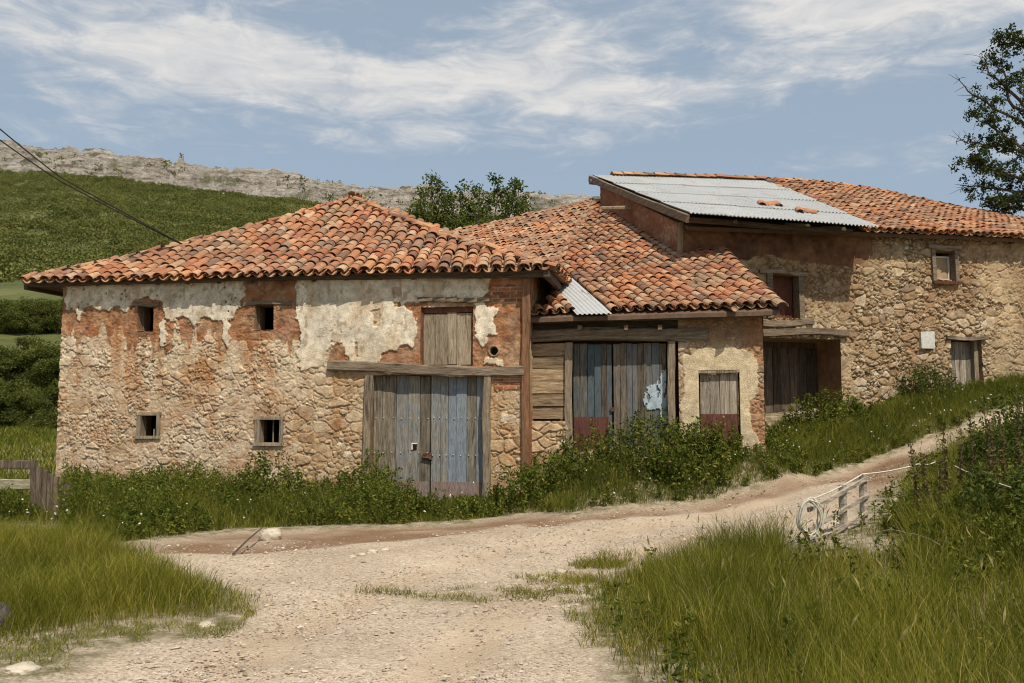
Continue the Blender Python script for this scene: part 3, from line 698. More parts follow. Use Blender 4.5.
# ------------------------------------------------------------------ roof tiles
def tile_template(r1, r2, L, n=7, th=.013, flip=False):
    a = np.linspace(0, math.pi, n); v = []
    for (r, yy, dr) in ((r1, 0, 0), (r2, L, 0), (r1, 0, -th), (r2, L, -th)):
        rr = r + dr; zsc = .78
        for t in a: v.append((-rr * math.cos(t), yy, rr * math.sin(t) * zsc))
    v = np.array(v); q = []
    for k in range(n - 1):
        q += [(k, k + 1, n + k + 1, n + k), (2*n + k + 1, 2*n + k, 3*n + k, 3*n + k + 1), (k + 1, k, 2*n + k, 2*n + k + 1)]
    if flip: v[:, 2] = r1 * .55 - v[:, 2]
    return v, np.array(q)
TC = tile_template(.098, .082, .40); TP = tile_template(.092, .08, .40, flip=True)
def lay(zf, cols, rows, P, keep, w=.225, ex=.265, lift=.0, cover=True, pan=True, ts=1.0):
    """P(i_u, v) -> plan xy in the house frame; zf(x,y) roof height; keep(x,y) -> bool"""
    mb = MB()
    ui, vj = np.meshgrid(cols, rows); ui = ui.ravel(); vj = vj.ravel()
    for tmpl, off, dz, on in ((TP, .5 * w, .002, pan), (TC, 0, .045, cover)):
        if not on: continue
        u = ui + off; v = vj + rng.uniform(-.02, .02, len(u)) + .05 * (fbm(u * .9, vj * .9, 8, 2) - .5)
        x, y = P(u, v); x2, y2 = P(u, v + .1); m = keep(x, y)
        x, y, x2, y2 = x[m], y[m], x2[m], y2[m]; n = len(x)
        D = np.stack([x2 - x, y2 - y, zf(x2, y2) - zf(x, y)], 1); D /= np.linalg.norm(D, axis=1)[:, None]
        sd = np.stack([D[:, 1], -D[:, 0], np.zeros(n)], 1); sd /= np.linalg.norm(sd, axis=1)[:, None]
        # side tilt follows the surface
        x3, y3 = x + sd[:, 0] * .1, y + sd[:, 1] * .1; sd[:, 2] = (zf(x3, y3) - zf(x, y)) / .1; sd /= np.linalg.norm(sd, axis=1)[:, None]
        yaw = rng.normal(0, .055, n)[:, None]; D, sd = D + sd * yaw, sd - D * yaw
        roll = rng.normal(0, .06, n)[:, None]; N = np.cross(sd, D); sd, N = sd + N * roll, N - sd * roll
        D = D + N * (.055 + rng.normal(0, .014, n))[:, None] * -1
        C = np.stack([x, y, zf(x, y)], 1) + N * (dz + lift + rng.normal(0, .007, n))[:, None]
        C = C + N * .022
        sc = rng.uniform(.9, 1.12, n)[:, None, None]
        t = tmpl[0]
        sc = sc * ts
        v3 = C[:, None] + sd[:, None] * t[None, :, :1] * sc + D[:, None] * t[None, :, 1:2] * ts + N[:, None] * t[None, :, 2:] * sc
        q = tmpl[1][None] + (np.arange(n) * len(t))[:, None, None]
        mb.add(v3.reshape(-1, 3), q.reshape(-1, 4))
    return mb
def ridge_run(mb, pts, ex=.30, r=1.12):
    """a line of cover tiles laid over a hip or ridge polyline (downhill end first)"""
    pts = np.array(pts, float); sg = np.linalg.norm(np.diff(pts, axis=0), axis=1); cum = np.r_[0, np.cumsum(sg)]
    for s in np.arange(0, cum[-1] - .1, ex):
        p = np.array([np.interp(s, cum, pts[:, k]) for k in range(3)]); p2 = np.array([np.interp(min(s + .3, cum[-1]), cum, pts[:, k]) for k in range(3)])
        D = p2 - p; D /= np.linalg.norm(D) + 1e-9; sd = np.cross(D, (0, 0, 1)); sd /= np.linalg.norm(sd); yw = rng.normal(0, .06)
        D, sd = D + sd * yw, sd - D * yw; N = np.cross(sd, D); t = TC[0]
        C = p + N * (.05 + rng.normal(0, .01)); D = D - N * .05
        mb.add(C + sd * t[:, :1] * r + D * t[:, 1:2] + N * t[:, 2:] * r, TC[1])
    return mb
def deck(name, parent, zf, xs, ys, keep, mat, drop=.03, th=.07):
    X, Y = np.meshgrid(xs, ys); Z = zf(X, Y) - drop; n = len(xs)
    v = np.concatenate([np.stack([X, Y, Z], -1).reshape(-1, 3), np.stack([X, Y, Z - th], -1).reshape(-1, 3)]); N = X.size
    i = np.arange(len(ys) - 1)[:, None] * n + np.arange(n - 1)[None]
    k = keep((X[:-1, :-1] + X[1:, 1:]) / 2, (Y[:-1, :-1] + Y[1:, 1:]) / 2)
    q = np.stack([i, i + 1, i + n + 1, i + n], -1)[k]
    e = {}
    for f in q:
        for a, b in zip(f, np.roll(f, -1)): e[(a, b)] = 1
    rim = [(a, b, b + N, a + N)[::-1] for (a, b) in e if (b, a) not in e]
    return mk(name, v, np.concatenate([q, q[:, ::-1] + N, np.array(rim)]), None, mat, parent)

# ================================================================== BARN (left house)
A = WA.root; LA = WA.L; DEP = 6.6
tag(A, 'low stone barn on the left with patchy white plaster and a hipped red tile roof', 'barn')
zl = WA.on(22, 282, -.2)[1]; zr = WA.on(553, 269.5, -.2)[1]
uL = WA.on(22, 282, -.2)[0]; uR = WA.on(551, 269.5, -.2)[0]; yF, yB = -.20, DEP + .4
apex_y = 3.35; ua, za = WA.on(354, 199, apex_y)
za -= .08
def zA(u, y):
    ze = zl + (zr - zl) * (np.asarray(u) - uL) / (uR - uL)
    t = np.minimum(np.minimum((u - uL) / (ua - uL), (uR - u) / (uR - ua)), np.minimum((y - yF) / (apex_y - yF), (yB - y) / (yB - apex_y)))
    t = np.clip(t, -.2, 1); t = t - .16 * t * (1 - t)
    return ze + (za - ze) * t + .035 * (fbm(np.asarray(u) * .5, np.asarray(y) * .5, 71, 2) - .5) * 2
def faceA(u, y):
    c = np.stack([(u - uL) / (ua - uL), (uR - u) / (uR - ua), (y - yF) / (apex_y - yF), (yB - y) / (yB - apex_y)], 0)
    return np.argmin(c, 0)
roof = deck('roof', A, zA, np.linspace(uL + .06, uR - .06, 70), np.linspace(yF + .06, yB - .06, 60), lambda u, y: u > -99, M['deck'])
mb = MB(); W_ = .232; EX = .205
fan = lambda u: .22 * np.clip((u - ua) / (uR - ua), 0, 1.1)
T = lay(zA, np.arange(uL + .1, uR + 1.2, W_), np.arange(yF - .08, apex_y, EX), lambda u, v: (u - fan(u) * (v - yF), v), lambda u, y: (faceA(u, y) == 2) & (u > uL) & (u < uR))
rt = [T]
rt.append(lay(zA, np.arange(yF + .1, yB, W_), np.arange(uL - .06, ua, EX), lambda u, v: (v, u), lambda u, y: faceA(u, y) == 0))
rt.append(lay(zA, np.arange(yF + .1, yB, W_), np.arange(-uR - .06, -ua, EX), lambda u, v: (-v, u), lambda u, y: faceA(u, y) == 1))
rt.append(lay(zA, np.arange(uL + .1, uR, W_ * 1.0), np.arange(-yB, -apex_y, EX), lambda u, v: (u, -v), lambda u, y: faceA(u, y) == 3))
allt = MB()
for q in rt: allt.add(np.concatenate(q.v), np.concatenate(q.q))
tiles = allt.build('roof_tiles', M['tile'], A)
rg = MB()
for (cu, cy_) in ((uL, yF), (uR, yF), (uL, yB), (uR, yB)):
    k = np.linspace(0.02, 1, 16); ridge_run(rg, [(cu + (ua - cu) * s, cy_ + (apex_y - cy_) * s, float(zA(np.array(cu + (ua - cu) * s), np.array(cy_ + (apex_y - cy_) * s)))) for s in k], .29)
rg.build('ridge_tiles', M['tile'], tiles)
# eave timber
eb = MB(); eb.beam((uL + .1, yF + .10, zl - .035), (uR - .08, yF + .10, zr - .06), .10, .06, 40, .016)
for k in range(15):
    u = .15 + k * (LA - .3) / 14; ez = zl + (zr - zl) * (u - uL) / (uR - uL)
    eb.beam((u, yF + .12, ez - .05), (u, .35, ez + .14), .08, .09, 4, .006)
eb.beam((uL + .04, yF + .05, zl - .08), (uL + .04, yB - .1, zl - .08), .09, .12, 20, .01)
eb.beam((uR - .08, yF - .02, zr - .075), (uR - .08, yB - .1, zr - .10), .10, .12, 20, .01)
eb.build('eave_timber', M['eave'], A)
# openings
hA = dict(door=rect(WA, 371, 375, 484, 500), hatch=rect(WA, 421, 307, 473, 365), w1=rect(WA, 138, 306, 154, 331), w2=rect(WA, 255, 305, 274, 330), w3=rect(WA, 139, 414, 159, 437), w4=rect(WA, 257, 418, 282, 444))
door_bot = hA['door'][2] - .25; hA['door'] = (hA['door'][0], hA['door'][1], -.3, hA['door'][3])
def fieldA(U, Zz):
    c, r = rubble(U, Zz, 11, .21, .14, PAL_A, (.47, .345, .215), .26, .22, .75)
    n1 = fbm(U * 1.4, Zz * 1.1, 111, 4); n2_ = fbm(U * 5, Zz * 5, 112, 4)
    c = mixc(c, sstep(.40, .60, n1) * .55, (.66, .55, .41)); c = mixc(c, sstep(.52, .68, n2_) * .5, (.40, .235, .12)); c = mixc(c, sstep(.56, .70, fbm(U * 3.3, Zz * 3.8, 113, 4)) * .55, (.66, .55, .41))
    c2, r2 = rubble(U, Zz, 23, .30, .19, PAL_A, (.46, .32, .18), .55, -.05, .5)
    rp = jpoly(WA, [(285,365),(372,365),(372,520),(300,520)], U, Zz, .12, 3) | jpoly(WA, [(478,380),(530,380),(530,520),(478,520)], U, Zz, .04, 4)
    c = np.where(rp[..., None], c2, c); r = np.where(rp, r2, r)
    st = sstep(.42, .62, fbm(U * 2.6, Zz * .8, 91, 4)); hi = sstep(WA.on(200, 440)[1], WA.on(200, 340)[1], Zz)
    left = 1 - sstep(3.2, 5.2, U)
    c = mixc(c, st * hi * .62 * np.clip(left + .3, 0, 1), (.46, .20, .075))
    c = mixc(c, sstep(.50, .66, fbm(U * 2.2, Zz * 2.6, 191, 4)) * .38, (.44, .22, .09)); c = mixc(c, sstep(.50, .62, fbm(U * 3.0, Zz * .55, 192, 4)) * hi * .6, (.70, .60, .44))
    right = sstep(3.6, 5.0, U)*(1 - sstep(6.6, 7.0, U)) * sstep(WA.on(200, 470)[1], WA.on(200, 370)[1], Zz)
    c = mixc(c, sstep(.45, .62, fbm(U * 1.6, Zz * 1.3, 93, 4)) * right * .8, (.68, .57, .41))
    adb = np.zeros(U.shape, bool)
    drip = (fbm(U * 8, Zz * .7, 95, 4) - .5) * 1.3
    P = [WA.on(*p) for p in [(40,270),(306,270),(306,338),(240,337),(170,335),(57,338)]]
    adb |= inpoly(U + (fbm(U*6, Zz*6, 96, 3)-.5)*.1, Zz + drip, P)
    for k, P in enumerate([[(234,288),(300,284),(304,340),(228,340)],[(127,298),(164,298),(166,338),(125,338)],[(398,300),(428,298),(428,368),(372,368),(380,352),(398,345)],[(466,272),(540,272),(540,374),(466,374)],[(327,366),(330,350),(338,342),(346,352),(349,366)],[(303,322),(312,318),(312,332),(300,338)]]):
        adb |= jpoly(WA, P, U, Zz, .05, 20 + k)
    fade = np.clip(.72 + .6 * (fbm(U * 5, Zz * 5, 97, 3) - .4), 0, 1)
    ac = ADOBE * (.45 + 1.0 * fbm(U * 6, Zz * 8, 98, 5))[..., None]; ac = mixc(ac, sstep(.55, .68, fbm(U * 4, Zz * 6, 198, 4)) * .6, (.40, .25, .14)); ac = mixc(ac, sstep(.60, .70, fbm(U * 9, Zz * 9, 199, 4)) * .6, (.12, .055, .03))
    br = jpoly(WA, [(494,377),(527,377),(527,390),(494,390)], U, Zz, .015, 41) | jpoly(WA, [(492,286),(527,285),(527,302),(492,303)], U, Zz, .02, 42)
    c = np.where(adb[..., None], c * (1 - fade[..., None]) + ac * fade[..., None], c); r = np.where(adb, r * .45 + .6 * (fbm(U * 14, Zz * 14, 99, 4) - .4), r)
    row = np.floor(Zz / .062); bu = (U / .21 + .5 * (row % 2)); ed = np.minimum(np.abs((bu % 1) - .5) * .21, np.abs((Zz / .062) % 1 - .5) * .062)
    inb = (np.abs((bu % 1) - .5) < .455) & (np.abs((Zz / .062) % 1 - .5) < .40)
    bc = np.where(inb[..., None], np.array((.34, .14, .07)) * (.5 + .8 * _h(np.floor(bu).astype(np.int64), row.astype(np.int64), 3))[..., None], np.array((.46, .35, .23)))
    c = np.where(br[..., None], bc, c); r = np.where(br, .3 + .3 * inb, r)
    pl = np.zeros(U.shape, bool)
    for k, P in enumerate([[(66,268),(133,268),(134,299),(129,312),(118,307),(105,311),(92,306),(80,311),(66,308)],[(79,300),(83,300),(82,322),(78,318)],
              [(131,268),(246,266),(244,296),(240,306),(234,318),(222,322),(206,317),(196,326),(188,316),(176,321),(166,316),(163,300),(140,297),(131,299)],
              [(297,270),(490,262),(489,293),(478,300),(456,297),(425,300),(404,304),(414,311),(418,330),(415,350),(405,346),(398,350),(388,351),(376,364),(352,366),(347,350),(338,340),(329,352),(325,366),(303,372),(296,352),(301,336),(299,320),(297,300)],
              [(474,302),(486,304),(498,308),(494,320),(499,334),(489,333),(484,348),(476,338)], [(484,358),(503,360),(503,366),(480,366)], [(160,322),(166,322),(168,345),(162,345)], [(224,318),(229,318),(230,350),(224,346)]]):
        pl |= jpoly(WA, P, U, Zz, .085, 60 + k, 9)
    holes_ = jpoly(WA, [(371,311),(381,309),(381,318),(379,327),(374,326),(374,316)], U, Zz, .03, 80) | jpoly(WA, [(355,342),(358,342),(358,357),(355,356)], U, Zz, .02, 81) | jpoly(WA, [(392,287),(402,287),(402,296),(394,299)], U, Zz, .03, 82) | jpoly(WA, [(394,302),(401,302),(401,307),(395,307)], U, Zz, .02, 83)
    pock = worley(U / .13, Zz / .13, 120); pk = (pock[0] < .22 * fbm(U * 9, Zz * 9, 121, 2)) & (pock[2] > .5) & (fbm(U * 2, Zz * 2, 122, 2) > .45) & (U < WA.on(350, 320)[0])
    pl &= ~holes_ & ~pk
    pc = PLASTER * (.70 + .60 * fbm(U * 4, Zz * 3, 101, 5))[..., None]; pc = mixc(pc, sstep(.60, .72, fbm(U * 12, Zz * 9, 104, 4)) * .6, (.36, .25, .145))
    pc = mixc(pc, sstep(.5, .72, fbm(U * 4, Zz * 1.4, 102, 4)) * .5, (.52, .37, .21))
    low = 1 - sstep(WA.on(340, 372)[1], WA.on(340, 335)[1], Zz)
    pc = mixc(pc, low * .45, (.62, .47, .28))
    c = np.where(pl[..., None], pc, c); r = np.where(pl, .75 + .2 * fbm(U * 3, Zz * 3, 103, 3), r)
    # round pipe hole beside the hatch
    pu, pz = WA.on(494, 351); rr = np.hypot(U - pu, Zz - pz)
    c = np.where((rr < .10)[..., None], np.array((.34, .25, .16)), c); r = np.where(rr < .10, .9, r); c = np.where((rr < .068)[..., None], np.array((.03, .02, .015)), c); r = np.where(rr < .068, -2.5, r)
    return c, r
panel('front_wall', A, front, 0, LA, -.4, zr + .25, list(hA.values()), fieldA, ztop=lambda u: zl + .16 + (zr - zl) * u / LA)
plainwall('side_wall', A, lambda u, y, z: front(0 + y, u, z), 0, DEP, -.4, zr + .2, (.30, .15, .08), s=1)
plainwall('side_wall', A, lambda u, y, z: front(LA - y, u, z), 0, DEP, -.4, zr + .2, (.33, .145, .065), s=2)
plainwall('back_wall', A, lambda u, y, z: front(u, DEP - y, z), 0, LA, -.4, zr + .2, (.40, .28, .17), s=3)
MB().box((.05, .05, -.45), (LA - .05, DEP - .05, -.05)).build('floor', M['deck'], A)
pu = WA.on(527, 400)[0]
MB().beam((LA - .01, -.02, -.2), (LA - .01, -.02, zr - .12), .13, .13, 24, .01, up=(1, 0, 0)).build('corner_post', M['brownpost'], A)
# doors
def planks(mb, u0, u1, z0, z1, n, y, th=.035, gap=.008, zj=.012, yj=.008):
    ws = rng.uniform(.75, 1.25, n); ws = np.r_[0, np.cumsum(ws)] / ws.sum() * (u1 - u0) + u0
    for k in range(n):
        yy = y + rng.uniform(-yj, yj)
        mb.box((ws[k] + gap / 2, yy, z0 + rng.uniform(-zj, zj)), (ws[k + 1] - gap / 2, yy + th, z1 + rng.uniform(-zj, zj)), .002)
    return ws
def hplanks(mb, u0, u1, z0, z1, n, y, th=.035):
    zs = np.linspace(z0, z1, n + 1)
    for k in range(n):
        yy = y + rng.uniform(-.012, .012); mb.box((u0 + rng.uniform(0, .02), yy, zs[k] + .004), (u1 - rng.uniform(0, .02), yy + th, zs[k + 1] - .004 - rng.uniform(0, .014)), .006)
du0, du1, _, dz1 = hA['door']; dm = WA.on(429, 430)[0]; kz = WA.on(430, 482)[1]; kb = WA.on(430, 505)[1]
mb = MB(); planks(mb, du0 + .01, dm - .006, kb + .02, dz1 - .01, 5, .10)
hu, hz = WA.on(415, 447, .1)
leaf = mb.build('door_leaf', M['doorA'], A); leaf['label'] = 'grey brown plank left door leaf with a square hole'
def studs(mb, u0, u1, zs, n, y):
    v, f = ico(1)
    for z in zs:
        for u in np.linspace(u0, u1, n): MB().add(v * .011 + np.array((u + rng.uniform(-.015, .015), y, z + rng.uniform(-.01, .01))), None, f).build('nail_head', M['white'], mb)
kp = MB(); kp.box((du0 + .08, .088, kb), (dm - .015, .094, kz)); kp.build('kick_board', M['kickA'], leaf)
studs(leaf, du0 + .05, dm - .05, [WA.on(400, 418)[1], WA.on(400, 453)[1]], 7, .09)
MB().box((hu - .035, .082, hz - .045), (hu + .035, .089, hz + .045)).build('hole_shade_plate', m_plain('painted_hole_shade', (.008, .007, .006), 5, .1), leaf)  # black plate paints the dark of the hole; planks behind stay uncut
fr = MB(); fr.box((hu - .06, .078, hz - .045), (hu - .038, .09, hz + .07), .008); fr.box((hu - .06, .078, hz + .046), (hu + .05, .09, hz + .066), .008); fr.build('hole_trim', M['white'], leaf)
mb = MB(); planks(mb, dm + .006, du1 - .01, kb + .02, dz1 - .01, 6, .10)
leaf = mb.build('door_leaf', M['doorAb'], A); leaf['label'] = 'right door leaf with faded pale blue paint'
kp = MB(); kp.box((dm + .015, .088, kb), (du1 - .06, .094, kz)); kp.build('kick_board', M['kickA'], leaf)
studs(leaf, dm + .05, du1 - .05, [WA.on(440, 418)[1], WA.on(440, 455)[1]], 8, .09)
lu, lz = WA.on(428, 456, .1); lt = MB()
lt.box((lu - .09, .07, lz - .05), (lu + .07, .092, lz + .05), .02); lt.tube([(lu - .10, .06, lz - .02), (lu + .03, .055, lz - .035), (lu + .08, .065, lz - .07)], .012, 6); lt.build('latch', M['iron'], leaf)
jb = MB(); jb.beam((du0 - .06, -.02, -.3), (du0 - .04, -.02, dz1), .13, .13, 20, .012, up=(1, 0, 0)); jb.build('door_post', M['post'], A)
jb = MB(); jb.beam((WA.on(485, 490)[0], -.02, -.3), (WA.on(489, 376)[0], -.02, dz1), .12, .13, 20, .014, up=(1, 0, 0)); jb.build('door_post', M['post'], A)
a = WA.on(329, 367); b = WA.on(525, 371); MB().beam((a[0], .06, a[1]), (b[0], .06, b[1]), .30, .17, 60, .022).build('lintel', M['beam'], A)
# hatch
a0, a1, b0, b1 = hA['hatch']; mb = MB(); planks(mb, a0 + .03, a1 - .02, b0 + .01, b1 - .10, 4, .05); h_ = mb.build('hatch', M['hatch'], A)
mb = MB(); mb.box((a0, .03, b0), (a0 + .035, .10, b1), .004); mb.box((a1 - .03, .03, b0), (a1, .10, b1), .004); mb.box((a0 + .036, .045, b1 - .095), (a1 - .031, .10, b1 - .002), .004); mb.build('hatch_frame', M['redboard'], h_)
a = WA.on(418, 301); b = WA.on(490, 299); MB().beam((a[0], .02, a[1]), (b[0], .02, b[1]), .16, .085, 24, .014).build('hatch_lintel', M['beam'], A)
# windows
for key, px, frame in (('w1', (133, 305, 160), 0), ('w2', (243, 304, 292), 0), ('w3', None, 1), ('w4', None, 1)):
    a0, a1, b0, b1 = hA[key]; mb = MB()
    if frame:
        t = .045 if key == 'w3' else .05
        mb.box((a0 - .03, -.04, b0), (a0 + t + .02, .13, b1), .004); mb.box((a1 - t * .7, -.04, b0), (a1 + .035, .13, b1), .004)
        mb.box((a0 - .05, -.043, b1 - t * .6), (a1 + .05, .132, b1 + .03), .004); mb.box((a0 - .05, -.05, b0 - .03), (a1 + .05, .132, b0 + .02), .004)
        w = mb.build('window', M['post'], A); bar = MB(); um = (a0 + a1) / 2 + (.03 if key == 'w4' else .05)
        bar.tube([(um, .09, b0 - (.12 if key == 'w3' else 0)), (um, .09, b0 + (b1 - b0) * (.35 if key == 'w3' else 1))], .013, 6); bar.build('window_bar', M['post'], w)
    else:
        ll = WA.on(px[0], px[1])[0]; lr = WA.on(px[2], px[1])[0]
        mb.beam((ll, .03, b1 + .03), (lr, .03, b1 + .03), .12, .07, 10, .01); mb.box((a0 - .01, .14, b0), (a0 + .03, .22, b1), .004); mb.box((a0 - .02, -.01, b0 - .03), (a1 + .02, .2, b0 + .004), .006)
        w = mb.build('window', M['beam'], A)

# ================================================================== SHED (middle)
B = WB.root; LB = WB.L
tag(B, 'middle shed with weathered double doors and a wide slope of orange tiles', 'shed')
ebz0 = WB.on(533, 319, -.35)[1]; ebz1 = WB.on(782, 309, -.35)[1]
P3 = pt(596, 203, 22.5)
Pl = WB.loc(P3); E0 = np.array([WB.on(533, 319, -.35)[0], -.35]); E1 = np.array([WB.on(782, 309, -.35)[0], -.35])
def plane3(p, q, r):
    Mx = np.array([[p[0], p[1], 1], [q[0], q[1], 1], [r[0], r[1], 1]]); return np.linalg.solve(Mx, np.array([p[2], q[2], r[2]]))
fp = plane3((*E0, ebz0), (*E1, ebz1), (*Pl, P3[2]))
dl = np.array([.6, .8]); dl = np.array([dl @ WB.e, dl @ WB.nrm])
Rl = np.array([E0[0] - .25, -.35]); zR = fp @ np.array([*Rl, 1])
ml = (P3[2] - zR) / ((Pl - Rl) @ dl)
def zBf(u, y): return fp[0] * u + fp[1] * y + fp[2]
def zBl(u, y): return P3[2] + ml * ((u - Pl[0]) * dl[0] + (y - Pl[1]) * dl[1])
hipd = (Pl - Rl) / np.linalg.norm(Pl - Rl); hipn = np.array([-hipd[1], hipd[0]])   # points to the left face
def isleft(u, y): return ((u - Rl[0]) * hipn[0] + (y - Rl[1]) * hipn[1]) > 0
def zB(u, y):
    u = np.asarray(u, float); y = np.asarray(y, float)
    t = np.clip((y + .35) / (Pl[1] + .35), 0, 1); sag = -.20 * t * (1 - t) + .03 * (fbm(u * .5, y * .5, 74, 2) - .5) * 2
    return np.where(isleft(u, y), zBl(u, y), zBf(u, y)) + sag
def w2a(u, y):
    x_, y_ = WB.wxy(u, y); return WA.loc(np.stack([x_, y_], -1))
def w2c(u, y):
    x_, y_ = WB.wxy(u, y); return WC.loc(np.stack([x_, y_], -1))
Ql = WB.loc(pt(456, 236, 24.3)); rd = (Ql - Pl) / np.linalg.norm(Ql - Pl); rn = np.array([rd[1], -rd[0]])
if rn @ (Rl - Pl) < 0: rn = -rn
verge0 = np.array(WB.loc(WC.p0 + WC.e * 0.9)); verge0 = np.array(verge0); vx = E1 + np.array([.0, 0])
vdir = vx - verge0; vn = np.array([-vdir[1], vdir[0]]); vn = vn if vn @ (Rl - vx) > 0 else -vn; vn = vn / np.linalg.norm(vn)
def keepB(u, y, m=.0):
    a = w2a(u, y); c = w2c(u, y)
    k = ((u - Pl[0]) * rn[0] + (y - Pl[1]) * rn[1]) > -m
    k &= ~((c[..., 0] > -.02) & (c[..., 1] > -.02) )
    k &= ((u - vx[0]) * vn[0] + (y - vx[1]) * vn[1]) > -m
    inA = (a[..., 1] > .3) & (a[..., 0] < uR - .1)
    k &= ~(inA & (zB(u, y) < zA(a[..., 0], a[..., 1]) - .02)) & (y > -.40) & (a[..., 0] > (LA - .02) * (a[..., 1] < 2.0) - 9 * (a[..., 1] >= 2.0))
    return k
deck('roof', B, zB, np.arange(-5.5, LB + .6, .1), np.arange(-.3, Pl[1] + 4, .1), lambda u, y: keepB(u, y), M['deck'])
cdir = np.array([WC.nrm @ WB.e, WC.nrm @ WB.nrm])    # columns run along the farmhouse's side wall
cs = cdir / cdir[1]; W_ = .182; EX = .20
sheet_u = (WB.on(558, 283, .9)[0], 0)
def mtl(u, y):     # the strip covered with metal
    u0 = u - cs[0] * (y + .35); return (u0 > mu0) & (u0 < mu1) & (y < mtop)
mu0 = WB.on(576, 319, -.35)[0]; mu1 = WB.on(609, 319, -.35)[0]
mtop = 1.42
T1 = lay(zB, np.arange(-1, LB + 6, W_), np.arange(-.42, Pl[1] + .2, EX), lambda u, v: (u + cs[0] * (v + .35), v), lambda u, y: keepB(u, y, .05) & ~isleft(u, y) & ~mtl(u, y), w=W_, ts=.82)
# left face: columns run along dl
ds_ = np.array([dl[1], -dl[0]])
T2 = lay(zB, np.arange(-7, 7, W_), np.arange(-9, 4, EX), lambda u, v: (Pl[0] + ds_[0] * u + dl[0] * v, Pl[1] + ds_[1] * u + dl[1] * v), lambda u, y: keepB(u, y, .02) & isleft(u, y), w=W_, ts=.82)
allt = MB()
for q in (T1, T2): allt.add(np.concatenate(q.v), np.concatenate(q.q))
tilesB = allt.build('roof_tiles', M['tile'], B)
rg = MB()
k = np.linspace(1, 0, 14); ridge_run(rg, [(Pl[0] + rd[0] * s * 5.2, Pl[1] + rd[1] * s * 5.2, float(zB(Pl[0] + rd[0] * s * 5.2 + rn[0] * .05, Pl[1] + rd[1] * s * 5.2 + rn[1] * .05))) for s in k])
rg.build('ridge_tiles', M['tile'], tilesB); rg = MB()
ridge_run(rg, [(*(vx + (verge0 - vx) * s), float(zB(*(vx + (verge0 - vx) * s)))) for s in np.linspace(0, 1, 8)], .28)
rg.build('ridge_tiles', M['tile'], tilesB)
# rear slope, out of sight
k = 6; bp_ = [Pl, Pl + rd * 6.5]
bk = MB(); q0 = [(*bp_[0], P3[2] - .1), (*bp_[1], float(zBl(*bp_[1])) - .1)]; q1 = [(x - rn[0] * 5, y - rn[1] * 5, 2.4) for x, y, z in q0]
v = np.array(q0 + q1); bk.add(np.concatenate([v, v - (0, 0, .08)]), [(0, 1, 3, 2), (4, 6, 7, 5), (0, 4, 5, 1), (2, 3, 7, 6), (0, 2, 6, 4), (1, 5, 7, 3)]); bk.build('rear_roof', M['tile'], B)
def corrugated(mb, f, u0, u1, v0, v1, period=.08, amp=.011, nv=6):
    us = np.arange(u0, u1, period / 8); vs = np.linspace(v0, v1, nv); U, V = np.meshgrid(us, vs)
    Pn = f(U, V); w = amp * np.cos(U / period * 2 * math.pi); Pn[..., 2] += w
    n = len(us); i = np.arange(nv - 1)[:, None] * n + np.arange(n - 1)[None]; q = np.stack([i, i + 1, i + n + 1, i + n], -1).reshape(-1, 4)
    top = Pn.reshape(-1, 3); N = len(top); bot = top - (0, 0, .004)
    rim = [(k, k + N, k + 1 + N, k + 1) for k in range(n - 1)] + [((nv-1)*n + k + 1, (nv-1)*n + k + 1 + N, (nv-1)*n + k + N, (nv-1)*n + k) for k in range(n - 1)]
    mb.add(np.concatenate([top, bot]), np.concatenate([q, q[:, ::-1] + N, np.array(rim)]))
ms = MB(); corrugated(ms, lambda U, V: np.stack([U + cs[0] * (V + .35), V, zB(U + cs[0] * (V + .35), V) + .075], -1), mu0 - .02, mu1 + .02, -.45, mtop + .06)
ms.build('metal_sheet', M['metal2'], B)
# eave timbers, rafter ends
eb = MB(); eb.beam((E0[0] + .02, -.20, ebz0 - .03), (E1[0] - .16, -.20, ebz1 - .05), .08, .08, 30, .012)
eb.build('eave_timber', M['eave'], B)
for px in (580, 626, 660): 
    u, z = WB.on(px, 328, -.15); MB().box((u - .035, -.22, z - .04), (u + .035, .2, z + .04), .006).build('rafter_end', M['beamy'], B)
zbL = WB.on(550, 332)[1]; zbR = WB.on(690, 328)[1]
MB().beam((-.05, .05, zbL - .07), (WB.on(708, 335)[0], .05, zbR - .09), .20, .21, 40, .018).build('lintel', M['beam'], B)
dtop = WB.on(620, 342)[1]; gB = .35
hB = dict(door=(WB.on(571, 400)[0], WB.on(668, 400)[0], gB - .2, dtop), small=(WB.on(699, 400)[0], WB.on(740, 400)[0], gB, WB.on(720, 370)[1]))
b0 = WB.on(679, 400)[0]
def fieldB(U, Zz):
    c, r = rubble(U, Zz, 211, .22, .15, PAL_C, (.42, .29, .16), .4, -.1)
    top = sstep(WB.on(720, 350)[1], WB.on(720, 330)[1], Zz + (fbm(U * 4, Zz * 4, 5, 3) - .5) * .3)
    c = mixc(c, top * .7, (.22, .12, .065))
    edge = sstep(LB - .42, LB - .12, U + (fbm(U * 5, Zz * 5, 8, 3) - .5) * .35)
    c = mixc(c, edge * .6 * sstep(.35, .6, fbm(U*3, Zz*3, 9, 3)+.1), (.36, .16, .075))
    pl = jpoly(WB, [(682,356),(700,348),(730,346),(752,352),(756,380),(750,410),(758,450),(682,460)], U, Zz, .12, 7)
    pc = np.array((.62, .515, .34)) * (.82 + .36 * fbm(U * 3, Zz * 3, 11, 4))[..., None]
    c = np.where(pl[..., None], pc, c); r = np.where(pl, .6 + .2 * fbm(U * 3, Zz * 3, 12, 3), r)
    return c, r
panel('front_wall', B, front, b0, LB, 0, ebz1 + .1, [hB['small']], fieldB, ztop=lambda u: zBf(u, 0) - .06, depth=.3)
